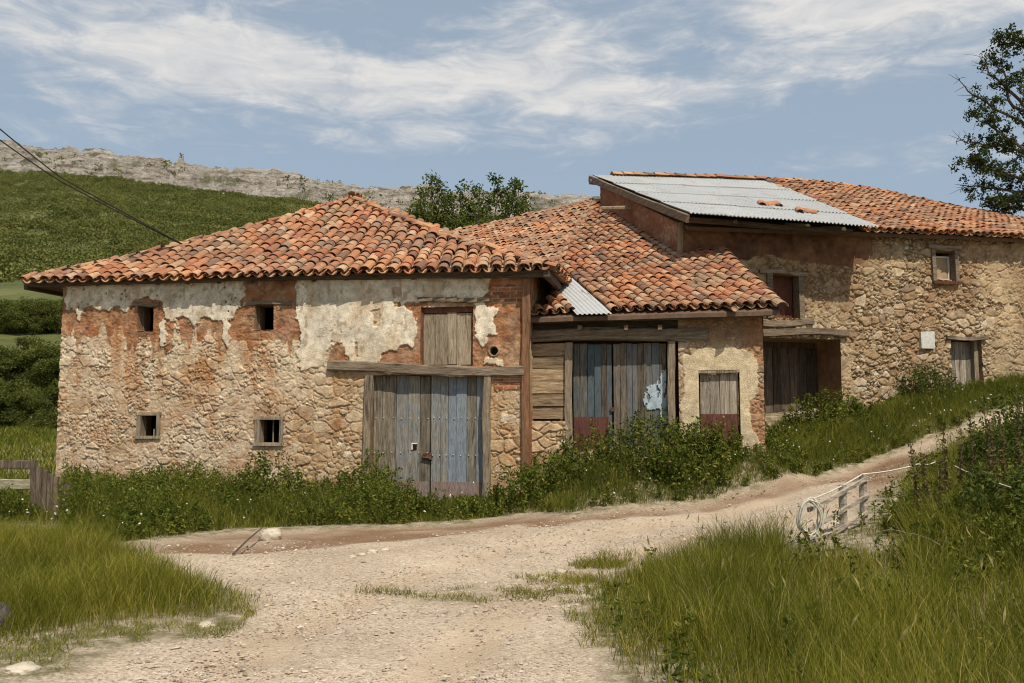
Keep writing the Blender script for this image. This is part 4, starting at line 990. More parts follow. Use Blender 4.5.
def fieldB2(U, Zz):
    c, r = rubble(U, Zz, 231, .26, .17, PAL_A, (.42, .29, .16), .5, 0); return c, r
panel('stone_footing', B, front, -.1, WB.on(571, 430)[0] - .02, 0, WB.on(550, 421)[1], [], fieldB2)
plainwall('side_wall', B, lambda u, y, z: front(LB - y, u, z), 0, 2.6, 0, ebz1 + .9, (.40, .26, .15), ztop=lambda u: zBf(LB, u) - .06, s=7)
MB().box((-.1, .5, 0), (b0, .6, dtop + .3)).build('inner_wall', M['deck'], B)
MB().box((-.1, .10, zbL - .1), (b0 + .3, .16, ebz0 + .12), .01).build('eave_board', M['eave'], B)
hp = MB(); hplanks(hp, -.05, WB.on(567, 400)[0], WB.on(550, 419)[1], WB.on(550, 343)[1], 6, .03); hp.build('plank_wall', M['side'], B)
for (pxa, w) in ((569, .10), (672, .17)):
    u, _ = WB.on(pxa, 400); MB().beam((u, .02, .2), (u, .02, dtop), w, .13, 20, .01, up=(1, 0, 0)).build('door_post', M['post'], B)
d0, d1, _, _ = hB['door']; dm = WB.on(613, 400)[0]; kz = WB.on(590, 417)[1]
mb = MB(); planks(mb, d0 + .03, dm - .02, gB, dtop - .02, 6, .12); lf = mb.build('door_leaf', M['doorB'], B); lf['label'] = 'left door leaf, dark blue grey planks over a dark red kick board'
MB().box((d0 + .035, .10, gB - .05), (WB.on(608, 400)[0], .111, kz)).build('kick_board', M['kickB'], lf)
MB().box((dm - .05, .085, WB.on(610, 409)[1] - .04), (dm + .02, .115, WB.on(610, 409)[1] + .03), .006).build('latch', M['iron'], lf)
mb = MB(); planks(mb, dm + .004, d1 - .02, gB, dtop - .02, 8, .12); lf = mb.build('door_leaf', M['doorBb'], B); lf['label'] = 'right door leaf with a patch of peeling pale blue paint'
pb = MB()
PP = [WB.on(*p, .1) for p in [(650,386),(658,382),(662,371),(668,371),(668,425),(661,425),(659,408),(650,410),(643,402),(644,391)]]
us = np.linspace(WB.on(641, 400, .1)[0], d1 - .024, 60); zs = np.linspace(WB.on(650, 426, .1)[1], WB.on(650, 369, .1)[1], 130); U, Zz = np.meshgrid(us, zs)
k = (inpoly(U + (fbm(U * 9, Zz * 7, 5, 4) - .5) * .13, Zz + (fbm(U * 9, Zz * 9, 15, 4) - .5) * .16, PP) & (fbm(U * 26, Zz * 12, 25, 3) > .36))[:-1, :-1]
n = len(us); i = np.arange(len(zs) - 1)[:, None] * n + np.arange(n - 1)[None]; q = np.stack([i, i + 1, i + n + 1, i + n], -1)[k]
pb.add(front(U, .098 + 0 * U, Zz).reshape(-1, 3), q); pb.build('peeling_paint', M['peel'], lf)
s0, s1, _, s3 = hB['small']; kz2 = WB.on(720, 414)[1]
mb = MB(); planks(mb, s0 + .02, s1 - .02, gB, s3 - .07, 4, .06); sd_ = mb.build('small_door', M['doorC2'], B); sd_['label'] = 'small grey plank door with a dark red foot'
MB().box((s0 + .025, .045, gB), (s1 - .025, .052, kz2)).build('kick_board', M['kickB'], sd_)
mb = MB(); mb.beam((s0 - .02, .03, s3 - .03), (s1 + .03, .03, s3 - .015), .10, .065, 8, .006); mb.build('door_head', M['post'], sd_)

# ================================================================== FARMHOUSE (right)
Cc = WC.root; LC = 15.0
tag(Cc, 'two storey rubble stone farmhouse on the right, roof half tiles half corrugated iron', 'farmhouse')
RY = 5.35
sk = [(560,176),(600,176.5),(690,179),(770,182),(820,185),(880,193),(940,207),(985,215),(1024,223),(1080,240)]
sku = np.array([WC.on(x, y, RY) for x, y in sk])
ek = [(690,225),(880,232),(950,234),(1024,238),(1100,241)]
eku = np.array([WC.on(x, y, -.28) for x, y in ek])
mk_ = [(690,214),(780,220),(880,227.5)]
mku = np.array([WC.on(x, y, -.95) for x, y in mk_])
def zC(u, y):
    u = np.asarray(u, float); y = np.asarray(y, float)
    ze = np.interp(u, eku[:, 0], eku[:, 1]); zr_ = np.interp(u, sku[:, 0], sku[:, 1]); t = (y + .28) / (RY + .28)
    return ze + (zr_ - ze) * t - .10 * np.clip(t, 0, 1) * (1 - np.clip(t, 0, 1)) + .04 * (fbm(u * .45, y * .45, 79, 2) - .5)
umR0 = WC.on(880, 228, -.95)[0]; umR1 = WC.on(770, 184, RY)[0]; umL0 = WC.on(690, 213, -.95)[0]; umL1 = WC.on(592, 179, RY)[0]
def metal_edge(y): return umR0 + (umR1 - umR0) * (y + .95) / (RY + .95)
deck('roof', Cc, zC, np.linspace(umL0 + .3, LC, 120), np.linspace(-.24, RY, 40), lambda u, y: u > -9, M['deck'], .03, .08)
W_ = .185; EX = .20
Tt = lay(zC, np.arange(umR0 - 4, LC, W_), np.arange(-.36, RY, EX), lambda u, v: (u, v), lambda u, y: u > metal_edge(y) - .12, w=W_, ts=.82)
tilesC = Tt.build('roof_tiles', M['tile'], Cc)
rg = MB(); ridge_run(rg, [(u, RY, float(zC(u, RY)) + .02) for u in np.linspace(umL1 + .55, LC, 50)], .3)
rg.build('ridge_tiles', M['tile'], tilesC)
# corrugated iron: four courses of overlapping sheets
ms = MB(); rows = 4
def zM(u, y):
    ze = np.interp(u, mku[:, 0], mku[:, 1]); t = (y + .95) / (RY + .95); zr_ = np.interp(u, sku[:, 0], sku[:, 1])
    return ze + (zr_ + .03 - ze) * t
for r in range(rows):
    y0 = -.95 + (RY + .95) * r / rows - (.10 if r else 0); y1 = -.95 + (RY + .95) * (r + 1) / rows + .03
    ns = 5
    for c in range(ns):
        def f(U, V, r=r, c=c, dj=rng.uniform(-.01, .01)):
            s = U; t = (V + .95) / (RY + .95); ul = umL0 + (umL1 - umL0) * t; ur = umR0 + (umR1 - umR0) * t
            uu = ul + (ur - ul) * s / SW; return np.stack([uu, V + 0 * uu + dj, zM(uu, V) + .014 * r * 0 + (.022 * (1 - (V - y0) / (y1 - y0))) + .003 * (c % 2)], -1)
        SW = umR0 - umL0
        corrugated(ms, f, SW * c / ns - (.05 if c else 0), SW * (c + 1) / ns, y0 + rng.uniform(-.05, .05), y1, .085, .017, 4)
met = ms.build('corrugated_sheets', M['metal'], Cc)
# fallen tiles lying on the iron
for px, py, n in ((768, 204, 4), (778, 205, 3), (800, 213, 4), (808, 215, 2), (762,203,3)):
    rgm = MB()
    for k in range(1):
        u, z = WC.on(px, py, 1.0 if py < 208 else .3); yy = 1.0 if py < 208 else .3
        tv = TC[0].copy(); an = rng.uniform(0, 6.28); c_, s_ = math.cos(an), math.sin(an); sl = (float(zM(u, yy + .2)) - float(zM(u, yy))) / .2
        X = tv[:, 0] * c_ - (tv[:, 1] - .2) * s_; Yy = tv[:, 0] * s_ + (tv[:, 1] - .2) * c_
        wx_, wy_ = WC.wxy(u, yy)
        cen = np.array([wx_, wy_, float(zM(u, yy)) + .035])
        lx = X * WC.e[0] + Yy * WC.nrm[0]; ly = X * WC.e[1] + Yy * WC.nrm[1]
        o = mk('loose_tile', np.stack([lx, ly, tv[:, 2] + Yy * sl], 1), TC[1], None, M['loose']); o.location = cen
        lab = {768: 'loose clay tile in the middle of the three lying together on the iron', 778: 'rightmost clay tile of the three lying together on the iron', 762: 'leftmost clay tile of the three lying together on the iron', 800: 'loose clay tile near the lower edge of the iron', 808: 'lowest loose clay tile, closest to the iron roof edge'}[px]
        tag(o, lab, 'roof tile', 'loose tiles on the iron roof')
# verge board and projecting purlins
fb = MB(); fb.beam((umL0 - .03, -.92, float(zM(umL0, -.95)) - .09), (umL1 - .05, RY + .05, float(zM(umL1, RY)) - .09), .06, .16, 30, .008); fb.build('verge_board', M['beamy'], Cc)
pp = MB()
u_, z_ = WC.on(592, 183, RY - .1); pp.tube([(u_ - .1, RY - .2, z_), (u_ + 1.2, RY - .25, z_ - .05)], [.07, .08], 8); pp.build('ridge_pole', M['beam'], Cc)
pp = MB(); a = WC.on(623, 209, 2.6); pp.tube([(-.62, 2.75, a[1] + .02), (-.1, 2.5, a[1]), (.6, 2.2, a[1] - .05)], [.05, .06, .065], 8); pp.build('projecting_pole', M['post'], Cc)
eb = MB(); eb.beam((.0, -.45, np.interp(0, mku[:, 0], mku[:, 1]) - .0), (umR0 - .3, -.45, np.interp(umR0, mku[:, 0], mku[:, 1]) - .0), .09, .10, 24, .01)
eb.build('eave_timber', M['eave'], Cc)
for px, py in ((805, 226), (841, 229), (733, 222)):
    u, z = WC.on(px, py, -.4); t = MB(); t.tube([(u, -.5, z - .03), (u, .3, z + .16)], .055, 8); t.build('rafter_end', M['white'] if px != 733 else M['beamy'], Cc)
gC = .9
hC = dict(cart=(WC.on(766, 370)[0] - .35, WC.on(840, 370)[0], gC, WC.on(805, 339)[1]), win=rect(WC, 768, 275, 799, 318), small=rect(WC, 933, 252, 953, 280), door=rect(WC, 950, 340, 981, 392))
hC['door'] = (hC['door'][0], hC['door'][1], gC + .6, hC['door'][3])
def fieldC(U, Zz):
    c, r = rubble(U, Zz, 411, .25, .17, [tuple(np.array(q) * (.96, .93, .89)) for q in PAL_C], (.36, .25, .135), .36, -.30, 1.0)
    # ochre render still covering parts
    pm_ = np.zeros(U.shape, bool)
    for k, P in enumerate([[(700,258),(758,256),(768,268),(765,300),(730,310),(690,290)],[(782,345),(842,340),(850,352),(858,402),(846,412),(780,412)],[(800,292),(846,298),(852,330),(810,325)],[(838,250),(872,240),(905,246),(900,275),(866,280)],[(960,246),(1060,240),(1060,300),(985,300)],[(985,310),(1060,305),(1060,380),(990,380)]]):
        pm_ |= jpoly(WC, P, U, Zz, .16, 420 + k, 3.2)
    pc = np.array((.45, .34, .205)) * (.6 + .8 * fbm(U * 3, Zz * 3, 43, 5))[..., None]
    m = np.clip(pm_ * (.40 + 1.1 * (fbm(U * 5, Zz * 5, 44, 4) - .25)), 0, 1); c = c * (1 - m[..., None]) + pc * m[..., None]; r = r * (1 - .75 * m) + .4 * m
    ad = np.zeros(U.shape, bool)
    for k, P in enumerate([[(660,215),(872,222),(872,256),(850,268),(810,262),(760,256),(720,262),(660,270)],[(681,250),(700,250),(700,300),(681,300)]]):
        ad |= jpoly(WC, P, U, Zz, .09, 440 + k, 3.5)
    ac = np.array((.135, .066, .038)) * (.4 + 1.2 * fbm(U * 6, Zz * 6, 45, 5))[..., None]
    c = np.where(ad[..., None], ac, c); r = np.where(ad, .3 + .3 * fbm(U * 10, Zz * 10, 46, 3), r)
    st = sstep(.5, .66, fbm(U * 1.3, Zz * .9, 47, 4)); c = mixc(c, st * .45, (.30, .17, .085))
    return c, r
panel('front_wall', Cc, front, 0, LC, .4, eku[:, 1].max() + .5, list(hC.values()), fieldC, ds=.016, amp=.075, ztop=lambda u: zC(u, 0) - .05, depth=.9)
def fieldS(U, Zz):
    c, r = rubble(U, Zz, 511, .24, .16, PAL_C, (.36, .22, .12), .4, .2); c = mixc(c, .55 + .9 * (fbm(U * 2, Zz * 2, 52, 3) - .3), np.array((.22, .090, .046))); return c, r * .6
top = float(zM(umL1, RY)) + .2
d6 = ray(600.5, 190); ysw = float(np.linalg.solve(np.array([[d6[0], -WC.nrm[0]], [d6[1], -WC.nrm[1]]]), WC.p0)[1])
panel('side_wall', Cc, lambda u, y, z: front(y, u, z), 0, ysw, 1.2, top, [], fieldS, .03, ztop=lambda v: zC(.2, v) - .02)
plainwall('side_wall', Cc, lambda u, y, z: front(LC - .05 - y, u, z), 0, ysw, 1, 7, (.4, .3, .18), ztop=lambda v: zC(LC - .1, v) - .05, s=12)
plainwall('back_wall', Cc, lambda u, y, z: front(u, ysw - y, z), 0, LC, .8, top, (.36, .2, .11), ztop=lambda u: zC(u, ysw) - .02, s=13)
MB().beam((.02, -.03, 4.0), (.02, -.03, zC(0, 0) - .02), .10, .09, 12, .01, up=(1, 0, 0)).build('corner_post', M['post'], Cc)
# cart opening
a0, a1, a2, a3 = hC['cart']
l1 = WC.on(766, 326)[1]; l2 = WC.on(766, 333)[1]
MB().beam((a0 - .1, .04, WC.on(790, 324)[1]), (WC.on(812, 324)[0], .04, WC.on(812, 323)[1]), .26, .13, 20, .02).build('lintel', M['beam'], Cc)
MB().beam((a0 - .1, .0, WC.on(790, 334)[1]), (WC.on(846, 334)[0], .0, WC.on(846, 333)[1]), .26, .15, 26, .02).build('lintel', M['beam'], Cc)
mb = MB(); planks(mb, a0, WC.on(818, 370, .78)[0], gC, a3 - .13, 9, .80); dC = mb.build('door', M['doorC'], Cc); dC['label'] = 'dark plank door set deep under two lintels'
mb = MB(); mb.box((a0, .82, a3 - .13), (a1, .92, a3 + .02)); mb.build('door_head', M['doorC'], dC)
mb = MB(); mb.box((WC.on(818, 370, .78)[0] + .01, .80, gC), (a1 + .02, .9, a3)); mb.build('door_side', M['deck'], dC)
# windows
a0, a1, b0, b1 = hC['win']; mb = MB(); t = .075
mb.box((a0 - .05, -.085, b0 - .02), (a0 + t, .14, b1 + .03), .008); mb.box((a1 - t * .6, -.085, b0 - .02), (a1 + .08, .14, b1 + .03), .008); mb.beam((a0 - .22, -.01, b1 + .05), (a1 + .16, -.01, b1 + .03), .17, .09, 12, .012)
w = mb.build('window', M['beam'], Cc); mb = MB(); planks(mb, a0 + t, a1 - t * .6, b0, b1, 2, .17, gap=.003); mb.build('shutter', M['redboard'], w)
a0, a1, b0, b1 = hC['small']; mb = MB(); t = .05
mb.box((a0 - .08, -.09, b0 - .03), (a0 + .015, .12, b1 + .05), .01); mb.box((a1 - .01, -.09, b0 - .03), (a1 + .09, .12, b1 + .05), .01); mb.beam((a0 - .17, -.03, b1 + .08), (a1 + .17, -.03, b1 + .09), .16, .11, 8, .015)
w = mb.build('window', M['beam'], Cc); mb = MB()
mb.box((a0 + .02, .085, b0), (a0 + .06, .12, b1 - .08), .004); mb.box((a1 - .06, .085, b0), (a1 - .015, .12, b1 - .10), .004); mb.box((a0 + .022, .083, b0), (a1 - .017, .118, b0 + .04), .004); mb.box((a0 + .022, .083, b1 - .12), (a1 - .017, .118, b1 - .08), .004); mb.build('window_frame', M['white'], w)
MB().box((a0 + .05, .10, b0 + .03), (a1 - .05, .105, b1 - .1)).build('pane', M['ply'], w)
MB().box((a0 - .08, -.11, b0 - .10), (a1 + .10, .1, b0 - .032), .012).build('sill', M['redboard'], w)
a0, a1, b0, b1 = hC['door']; mb = MB(); planks(mb, a0 + .02, a1 - .12, b0, b1 - .03, 5, .16); dd = mb.build('door', M['doorC2'], Cc); dd['label'] = 'narrow grey plank door at the right end'
MB().beam((a0 - .12, -.01, b1 + .03), (a1 + .12, -.01, b1 + .04), .2, .085, 10, .012).build('lintel', M['beam'], Cc)
MB().box((a1 - .115, .05, b0), (a1 - .01, .2, b1), .006).build('door_post', M['post'], Cc)
a0, a1, b0, b1 = rect(WC, 918, 332, 932, 349); MB().box((a0, -.09, b0), (a1, .02, b1), .012).build('stone_plaque', M['white'], Cc)

# ================================================================== small things
def at_ground(px, py):
    x, y = g(px, py); return np.array([x, y, float(terr(np.array([x]), np.array([y]))[0])])
def rock(px, py, size, mat, label, name='rock', cat='rock', group=None, seed=0, P=None):
    p = at_ground(px, py) if P is None else np.array(P); v, f = ico(3); d = fbm(v[:, 0] * 1.6 + seed, v[:, 1] * 1.6 + v[:, 2] * 2.1, seed, 3)
    v = v * (.7 + .6 * d)[:, None]; v = np.sign(v) * np.abs(v) ** .85 * np.array(size)
    o = mk(name, v, None, f, mat); o.location = p + (0, 0, size[2] * .35); return tag(o, label, cat, group)
rock(270, 538, (.15, .12, .09), M['rock'], 'largest pale rock at the foot of the weeds with a stick beside it', group='pale rocks by the gravel', seed=3)
rock(207, 628, (.075, .06, .035), M['rock'], 'small white rock at the tip of the left grass mound', group='pale rocks by the gravel', seed=8)
rock(22, 675, (.10, .08, .045), M['rock'], 'flat pale rock in the bottom left corner', group='pale rocks by the gravel', seed=12)
rock(52, 539, (.16, .08, .03), M['rock'], 'long flat pale stone in the grass before the wooden fence', group='pale rocks by the gravel', seed=15)
rock(-7, 632, (.13, .12, .14), M['darkrock'], 'dark rounded rock cut off by the left edge of the grass mound', seed=21)
for k, (px, py, s_) in enumerate([(372,553,.05),(362,556,.04),(385,551,.045),(352,558,.035),(560,573,.045),(586,600,.055),(560,590,.04),(618,602,.04),(590,588,.035),(543,580,.04)]):
    where = ['on the muddy ditch edge', 'on the grassy strip in the gravel'][k > 3]
    ord_ = ['third stone from the left of the four', 'second stone from the left of the four', 'rightmost stone of the four', 'leftmost stone of the four', 'farthest stone', 'largest stone', 'leftmost near stone', 'rightmost stone', 'stone just behind the largest one', 'small leftmost far stone'][k]
    rock(px, py, (s_ * 1.3, s_, s_ * .6), M['rock'], f'{ord_} {where}', 'stone', 'stone', 'small stones ' + where, 30 + k)
p0 = at_ground(233, 556); p1 = at_ground(262, 540)
mb = MB(); mb.tube([(0, 0, .02), (*((p1 - p0)[:2] * .5), .10), (p1 - p0) + (0, 0, .15)], [.013, .012, .008], 6); o = mb.build('stick', M['bark']); o.location = p0; tag(o, 'dark broken stick leaning on the large pale rock', 'stick')
# left plank fence
fp0 = at_ground(46, 519); fo = empty('wooden_fence', fp0, math.atan2(WA.e[1], WA.e[0])); tag(fo, 'old brown wooden fence at the left edge against the barn', 'fence')
sc_ = fp0[1] / 887.
def fx(px): return (px - 46) * sc_
mb = MB()
for k in range(6):
    u0 = fx(33) + k * .088; mb.box((u0 + .004 + .02 * k * .3, 0, -.08), (u0 + .08 + .02 * k * .3, .03, .76 - .055 * k + rng.uniform(-.02, .02)), .008)
mb.build('board_panel', M['fence'], fo)
mb = MB(); mb.beam((fx(30), .03, -.1), (fx(28.5), .03, .84), .07, .08, 8, .008, up=(1, 0, 0)); mb.build('post', M['fence'], fo)
mb = MB(); mb.beam((fx(63), .03, -.1), (fx(64), .03, .50), .06, .07, 8, .008, up=(1, 0, 0)); mb.build('post', M['fence'], fo)
mb = MB(); mb.beam((fx(27), .03, .76), (fx(-70), .05, .80), .05, .12, 12, .008); mb.build('rail', M['fence'], fo)
mb = MB(); mb.beam((fx(26), .03, .48), (fx(-70), .05, .52), .05, .15, 12, .008); mb.build('rail', M['palerail'], fo)
clump('yellow_flower_weeds', tuple(at_ground(4, 522)[:2]), 24, .4, .36, .07, 40, M['weed'], 'dark weeds in front of the fence rails at the left edge', 'weeds')
# right rail fence along the road
d_ = np.array([.75, .66]); d_ /= np.linalg.norm(d_)
q1 = pt(864, 524, 10.4); q1[2] = float(terr(q1[:1], q1[1:2])[0])
ff = empty('rail_fence', q1, math.atan2(d_[1], d_[0])); tag(ff, 'short grey wooden rail fence beside the gravel road, hung with a hose coil', 'fence')
tz = pt(864, 475, 10.4)[2] - q1[2]; LF = 1.28; DR = .27
for x_ in (0, -.46):
    mb = MB(); mb.beam((x_, 0, -.45), (x_, 0, tz + .01 + DR * x_ / LF), .07, .07, 10, .006, up=(1, 0, 0)); mb.build('post', M['rail'], ff)
for h0 in (tz - .04, tz - .24, tz - .42):
    mb = MB(); mb.beam((.04, -.045, h0), (-LF, -.045, h0 - DR), .025, .046, 14, .006); mb.build('rail', M['rail'], ff)
end = q1[:2] + d_ * -1.22
# hose coil
mb = MB(); hr = np.random.default_rng(4)
for k in range(8):
    a = np.linspace(0, 2 * math.pi, 40); rx, rz = .10 + hr.uniform(-.018, .018), .185 + hr.uniform(-.022, .022); ox, oz = hr.normal(0, .010, 2); ty_ = hr.uniform(-.03, .03)
    mb.tube(np.stack([rx * np.cos(a) + ox + .010 * np.sin(3 * a + k), -.035 + .010 * k + ty_ * np.sin(a + k), rz * np.sin(a) + oz + .010 * np.cos(2 * a + k)], 1), .0075, 6)
ho = mb.build('hose_coil', M['hose']); hp_ = pt(815, 517, end[1]); ho.location = (float(end[0]), float(end[1]) - .09, float(hp_[2])); ho.rotation_euler = (0, 0, R(-6)); tag(ho, 'coil of pale hose hanging on the near end of the rail fence', 'hose')
# rope from the fence top to the bushes, second line
def line(name, P, r, mat, label, cat, n=18, sag=.05):
    P = [np.array(p) for p in P]; pts = []
    for a, b in zip(P[:-1], P[1:]):
        for t in np.linspace(0, 1, n, endpoint=False): pts.append(a + (b - a) * t - np.array([0, 0, sag * 4 * t * (1 - t)]))
    pts.append(P[-1]); pts = np.array(pts); o0 = pts[0].copy(); mb = MB(); mb.tube(pts - o0, r, 5); o = mb.build(name, mat); o.location = o0; return tag(o, label, cat)
top = np.array([q1[0], q1[1], q1[2] + tz + .01])
line('rope', [np.array([end[0], end[1], hp_[2] + .17]), top, pt(918, 464, 11.2), pt(935, 462, 11.6)], .009, M['hose'], 'pale rope running over the rail fence top into the bushes', 'rope', sag=.02)
line('rope', [pt(955, 466, 9.6), pt(985, 478, 8.8), pt(1040, 496, 8.0)], .006, M['hose'], 'thin pale line slanting down through the weeds at the right edge', 'rope', sag=.01)
line('dry_stem', [pt(880, 532, 7.2), pt(905, 533, 7.1), pt(940, 545, 6.9)], .003, M['post'], 'bent dry pale stem lying over the right verge grass', 'stem', sag=-.02)
# dark stalks
def stalk(h, seed):
    mb = MB(); n = 9; az = rng.uniform(0, 6.28); ln = rng.uniform(.02, .10) * h
    P = np.stack([np.cos(az) * ln * np.linspace(0, 1, n)**2, np.sin(az) * ln * np.linspace(0, 1, n)**2, np.linspace(-.05, h, n)], 1)
    st_ = MB().tube(P, np.linspace(.007, .003, n), 5)
    lv = MB()
    for t in np.linspace(.42, 1.0, int(7 + h * 4)):
        c = np.array([np.interp(t, np.linspace(0, 1, n), P[:, k]) for k in range(3)]); m = int(16 * (1.25 - .5 * t))
        D = rdir(m, .5); v, q = quads_leaf(c + rng.normal(size=(m, 3)) * .010, D, side(D), .055 * (1.3 - .7 * t), .022); lv.add(v, q)
    m = 26; t = rng.uniform(.1, .55, m); c = np.stack([np.interp(t, np.linspace(0, 1, n), P[:, k]) for k in range(3)], 1); D = rdir(m, .2); v, q = quads_leaf(c, D, side(D), .08, .035); lv.add(v, q)
    return st_, lv
for k, (px, pyt, D, lb) in enumerate([(917,446,9.0,'leftmost and shortest dark stalk, beside the rope end'),(926,458,8.9,'low dark stalk just right of the leftmost one'),(945,428,9.2,'dark whorled stalk standing left of the tallest group'),(958,420,9.4,'slim dark stalk in front of the pale road bend'),(972,412,9.5,'dark stalk with wide spaced whorls before the road'),(987,406,9.3,'tall dark stalk with open side branches'),(996,424,9.0,'short dark stalk between two taller ones on the right'),(1003,418,9.2,'dark stalk leaning beside the right edge bush'),(1016,398,9.4,'tallest dark stalk rising out of the right edge bush'),(936,462,8.6,'small dark stalk under the road bend, low in the weeds')]):
    p = pt(px, pyt, D); gz = float(terr(p[:1], p[1:2])[0]); h = max(p[2] - gz, .4)
    e = empty('weed_stalk', (p[0], p[1], gz)); tag(e, lb, 'plant', 'dark weed stalks beside the road'); a, b = stalk(h, k); a.build('stem', M['stalk'], e); b.build('leaves', M['stalk'], e)
# cables
line('power_cable', [pt(188, 247, 17.6), pt(60, 177, 15.5), pt(0, 129, 14.6), pt(-160, 0, 12.5)], .012, M['cable'], 'upper black cable slanting from the top left corner to the barn roof', 'cable', sag=.01)
line('power_cable', [pt(186, 246.5, 17.6), pt(60, 181, 15.5), pt(0, 140, 14.6), pt(-160, 30, 12.5)], .012, M['cable'], 'lower black cable slanting to the barn roof beneath its twin', 'cable', sag=.01)

# ------------------------------------------------------------------ trees
def leafcloud(centers, rad, per, leaf, flat=.75):
    k = np.repeat(np.arange(len(centers)), per); d = rdir(len(k)); r = rng.random(len(k)) ** .45
    c = centers[k] + d * (rad[k] * r)[:, None] * np.array([1, 1, flat]); D = rdir(len(k), .15); return quads_leaf(c, D, side(D), leaf * rng.uniform(.6, 1.4, len(k)), leaf * .6 * rng.uniform(.6, 1.3, len(k)))
def tree(name, base, h, cr, trunk_h, nclump, per, leaf, mat, label, cat='tree', group=None, shape='round', rz=0):
    e = empty(name, base, rz); tag(e, label, cat, group); tk = MB(); P = []; rads = []
    tk.tube([(0, 0, -.3), (.03 * h, .01 * h, h * .3), (0, .02 * h, h * .8)], [.03 * h, .022 * h, .006 * h], 8)
    for k in range(nclump):
        t = rng.random(); z = trunk_h + (h - trunk_h) * t
        if shape == 'round': wr = math.sqrt(max(0, 1 - (2 * t - .85) ** 2 / 1.4)) * cr
        else: wr = cr * (1 - .75 * t)
        a = rng.uniform(0, 6.28); q = wr * math.sqrt(rng.random()); p = np.array([math.cos(a) * q, math.sin(a) * q, z]); P.append(p); rads.append(cr * rng.uniform(.18, .38))
        if k % 3 == 0: tk.tube([(0, 0, max(.1, z - q * .8 - .1 * h)), p * np.array([.5, .5, 1]) - (0, 0, .1), p], [.010 * h, .006 * h, .002 * h], 5)
    tk.build('trunk', M['bark'], e); v, q = leafcloud(np.array(P), np.array(rads), per, leaf); mk('crown', v, q, None, mat, e); return e
# field trees and hedges on the left: kinds of shrub copied along the rows
proto = []
def gz_(x, y): return float(terr(np.array([x]), np.array([y]))[0])
rowspec = [(.0,-10.2,18.6,2.0,.9),]
spots = []
for px, D, h, lb in [(10, 52, 2.9, 'second bushy tree from the left edge in the nearest hedgerow'), (29, 54, 2.4, 'lowest bushy tree of the nearest hedgerow, between two taller ones'), (48, 51, 2.7, 'bushy tree touching the barn wall in the nearest hedgerow'), (-14, 52, 2.8, 'bushy tree cut by the left edge in the nearest hedgerow'),
                     (7, 80, 4.6, 'second tree from the left edge in the middle hedgerow'), (26, 84, 5.2, 'broad tree in the middle hedgerow beneath the pale field strip'), (46, 81, 4.7, 'tree in the middle hedgerow half hidden by the barn corner'), (-12, 82, 4.8, 'tree cut by the left edge in the middle hedgerow'), (62, 83, 4.6, 'tree in the middle hedgerow behind the barn corner'),
                     (3, 133, 5.0, 'second tree from the left edge in the far hedgerow'), (15, 135, 4.6, 'third tree from the left edge in the far hedgerow'), (29, 132, 5.3, 'fourth tree from the left edge in the far hedgerow'), (43, 134, 5.0, 'second tree from the barn wall in the far hedgerow'), (56, 133, 5.2, 'tree of the far hedgerow nearest the barn wall'), (-10, 133, 5.0, 'tree cut by the left edge in the far hedgerow')]:
    x = (px - 512) / 887 * D; spots.append((x, D, h, lb))
protos = [tree('hedgerow_tree', (0, 0, 0), 5, 2.9, .5, 52, 210, .21, M['hedge'], 'x', 'tree', 'hedgerow trees beyond the barn') for _ in range(3)]
for k, (x, y, h, lb) in enumerate(spots):
    o = protos[k] if k < 3 else copy_tree(protos[k % 3]); o.location = (x, y, gz_(x, y) - .25); s_ = h / 5; o.scale = (s_ * 1.1, s_, s_); o.rotation_euler = (0, 0, k * 1.7); o['label'] = lb
# meadow behind the fence
x = rng.uniform(-42, -8, 60000); y = rng.uniform(12, 62, 60000); m = (x / y < -.48) & (x / y > -.95) & ~((y < 13.5) & (x > -9.3)); x, y = x[m], y[m]; m = ~inside_house(x, y); x, y = x[m], y[m]
mb = MB().add(*blades(x, y, (.18 + .35 * fbm(x * .4, y * .4, 7, 3)) * rng.uniform(.6, 1.3, len(x)), .02 + .0006 * y, .5))
tag(mb.build('meadow_grass', M['grass2']), 'meadow grass beyond the wooden fence at the left', 'grass', kind='stuff')
# poplar-like tree behind the roofs
def shoots(base, spec, label):
    e = empty('leafy_tree', base); tag(e, label, 'tree'); tk = MB(); Pc = []; Rc = []
    tk.tube([(0, 0, -.3), (.1, 0, 2.2)], [.25, .2], 8)
    for (dx, dz, fat) in spec:
        p1 = np.array([dx, rng.uniform(-.6, .6), dz]); tk.tube([(0, 0, 1.8), p1 * np.array([.6, .6, .6]), p1 * np.array([.95, 1, .9]), p1], [.10, .05, .02, .008], 6)
        for s_ in np.linspace(.30, 1, 13):
            q = np.array([dx * (.55 + .42 * s_), p1[1] * s_, dz * s_]); m = 7 if s_ < .8 else 2
            for _ in range(m): Pc.append(q + rng.normal(size=3) * np.array([.35, .3, .28]) * (1.1 - s_ * .95) * fat * 1.6); Rc.append((.46 - .28 * s_) * fat)
    tk.build('trunk', M['bark'], e); v, q = leafcloud(np.array(Pc), np.array(Rc) + .06, 46, .125, 1.1); mk('crown', v, q, None, M['tree'], e); return e
tb = pt(468, 235, 31); tb[2] = 2.2
def dz_(py): return pt(468, py, 31)[2] - 2.2
def dx_(px): return (px - 468) / 887 * 31
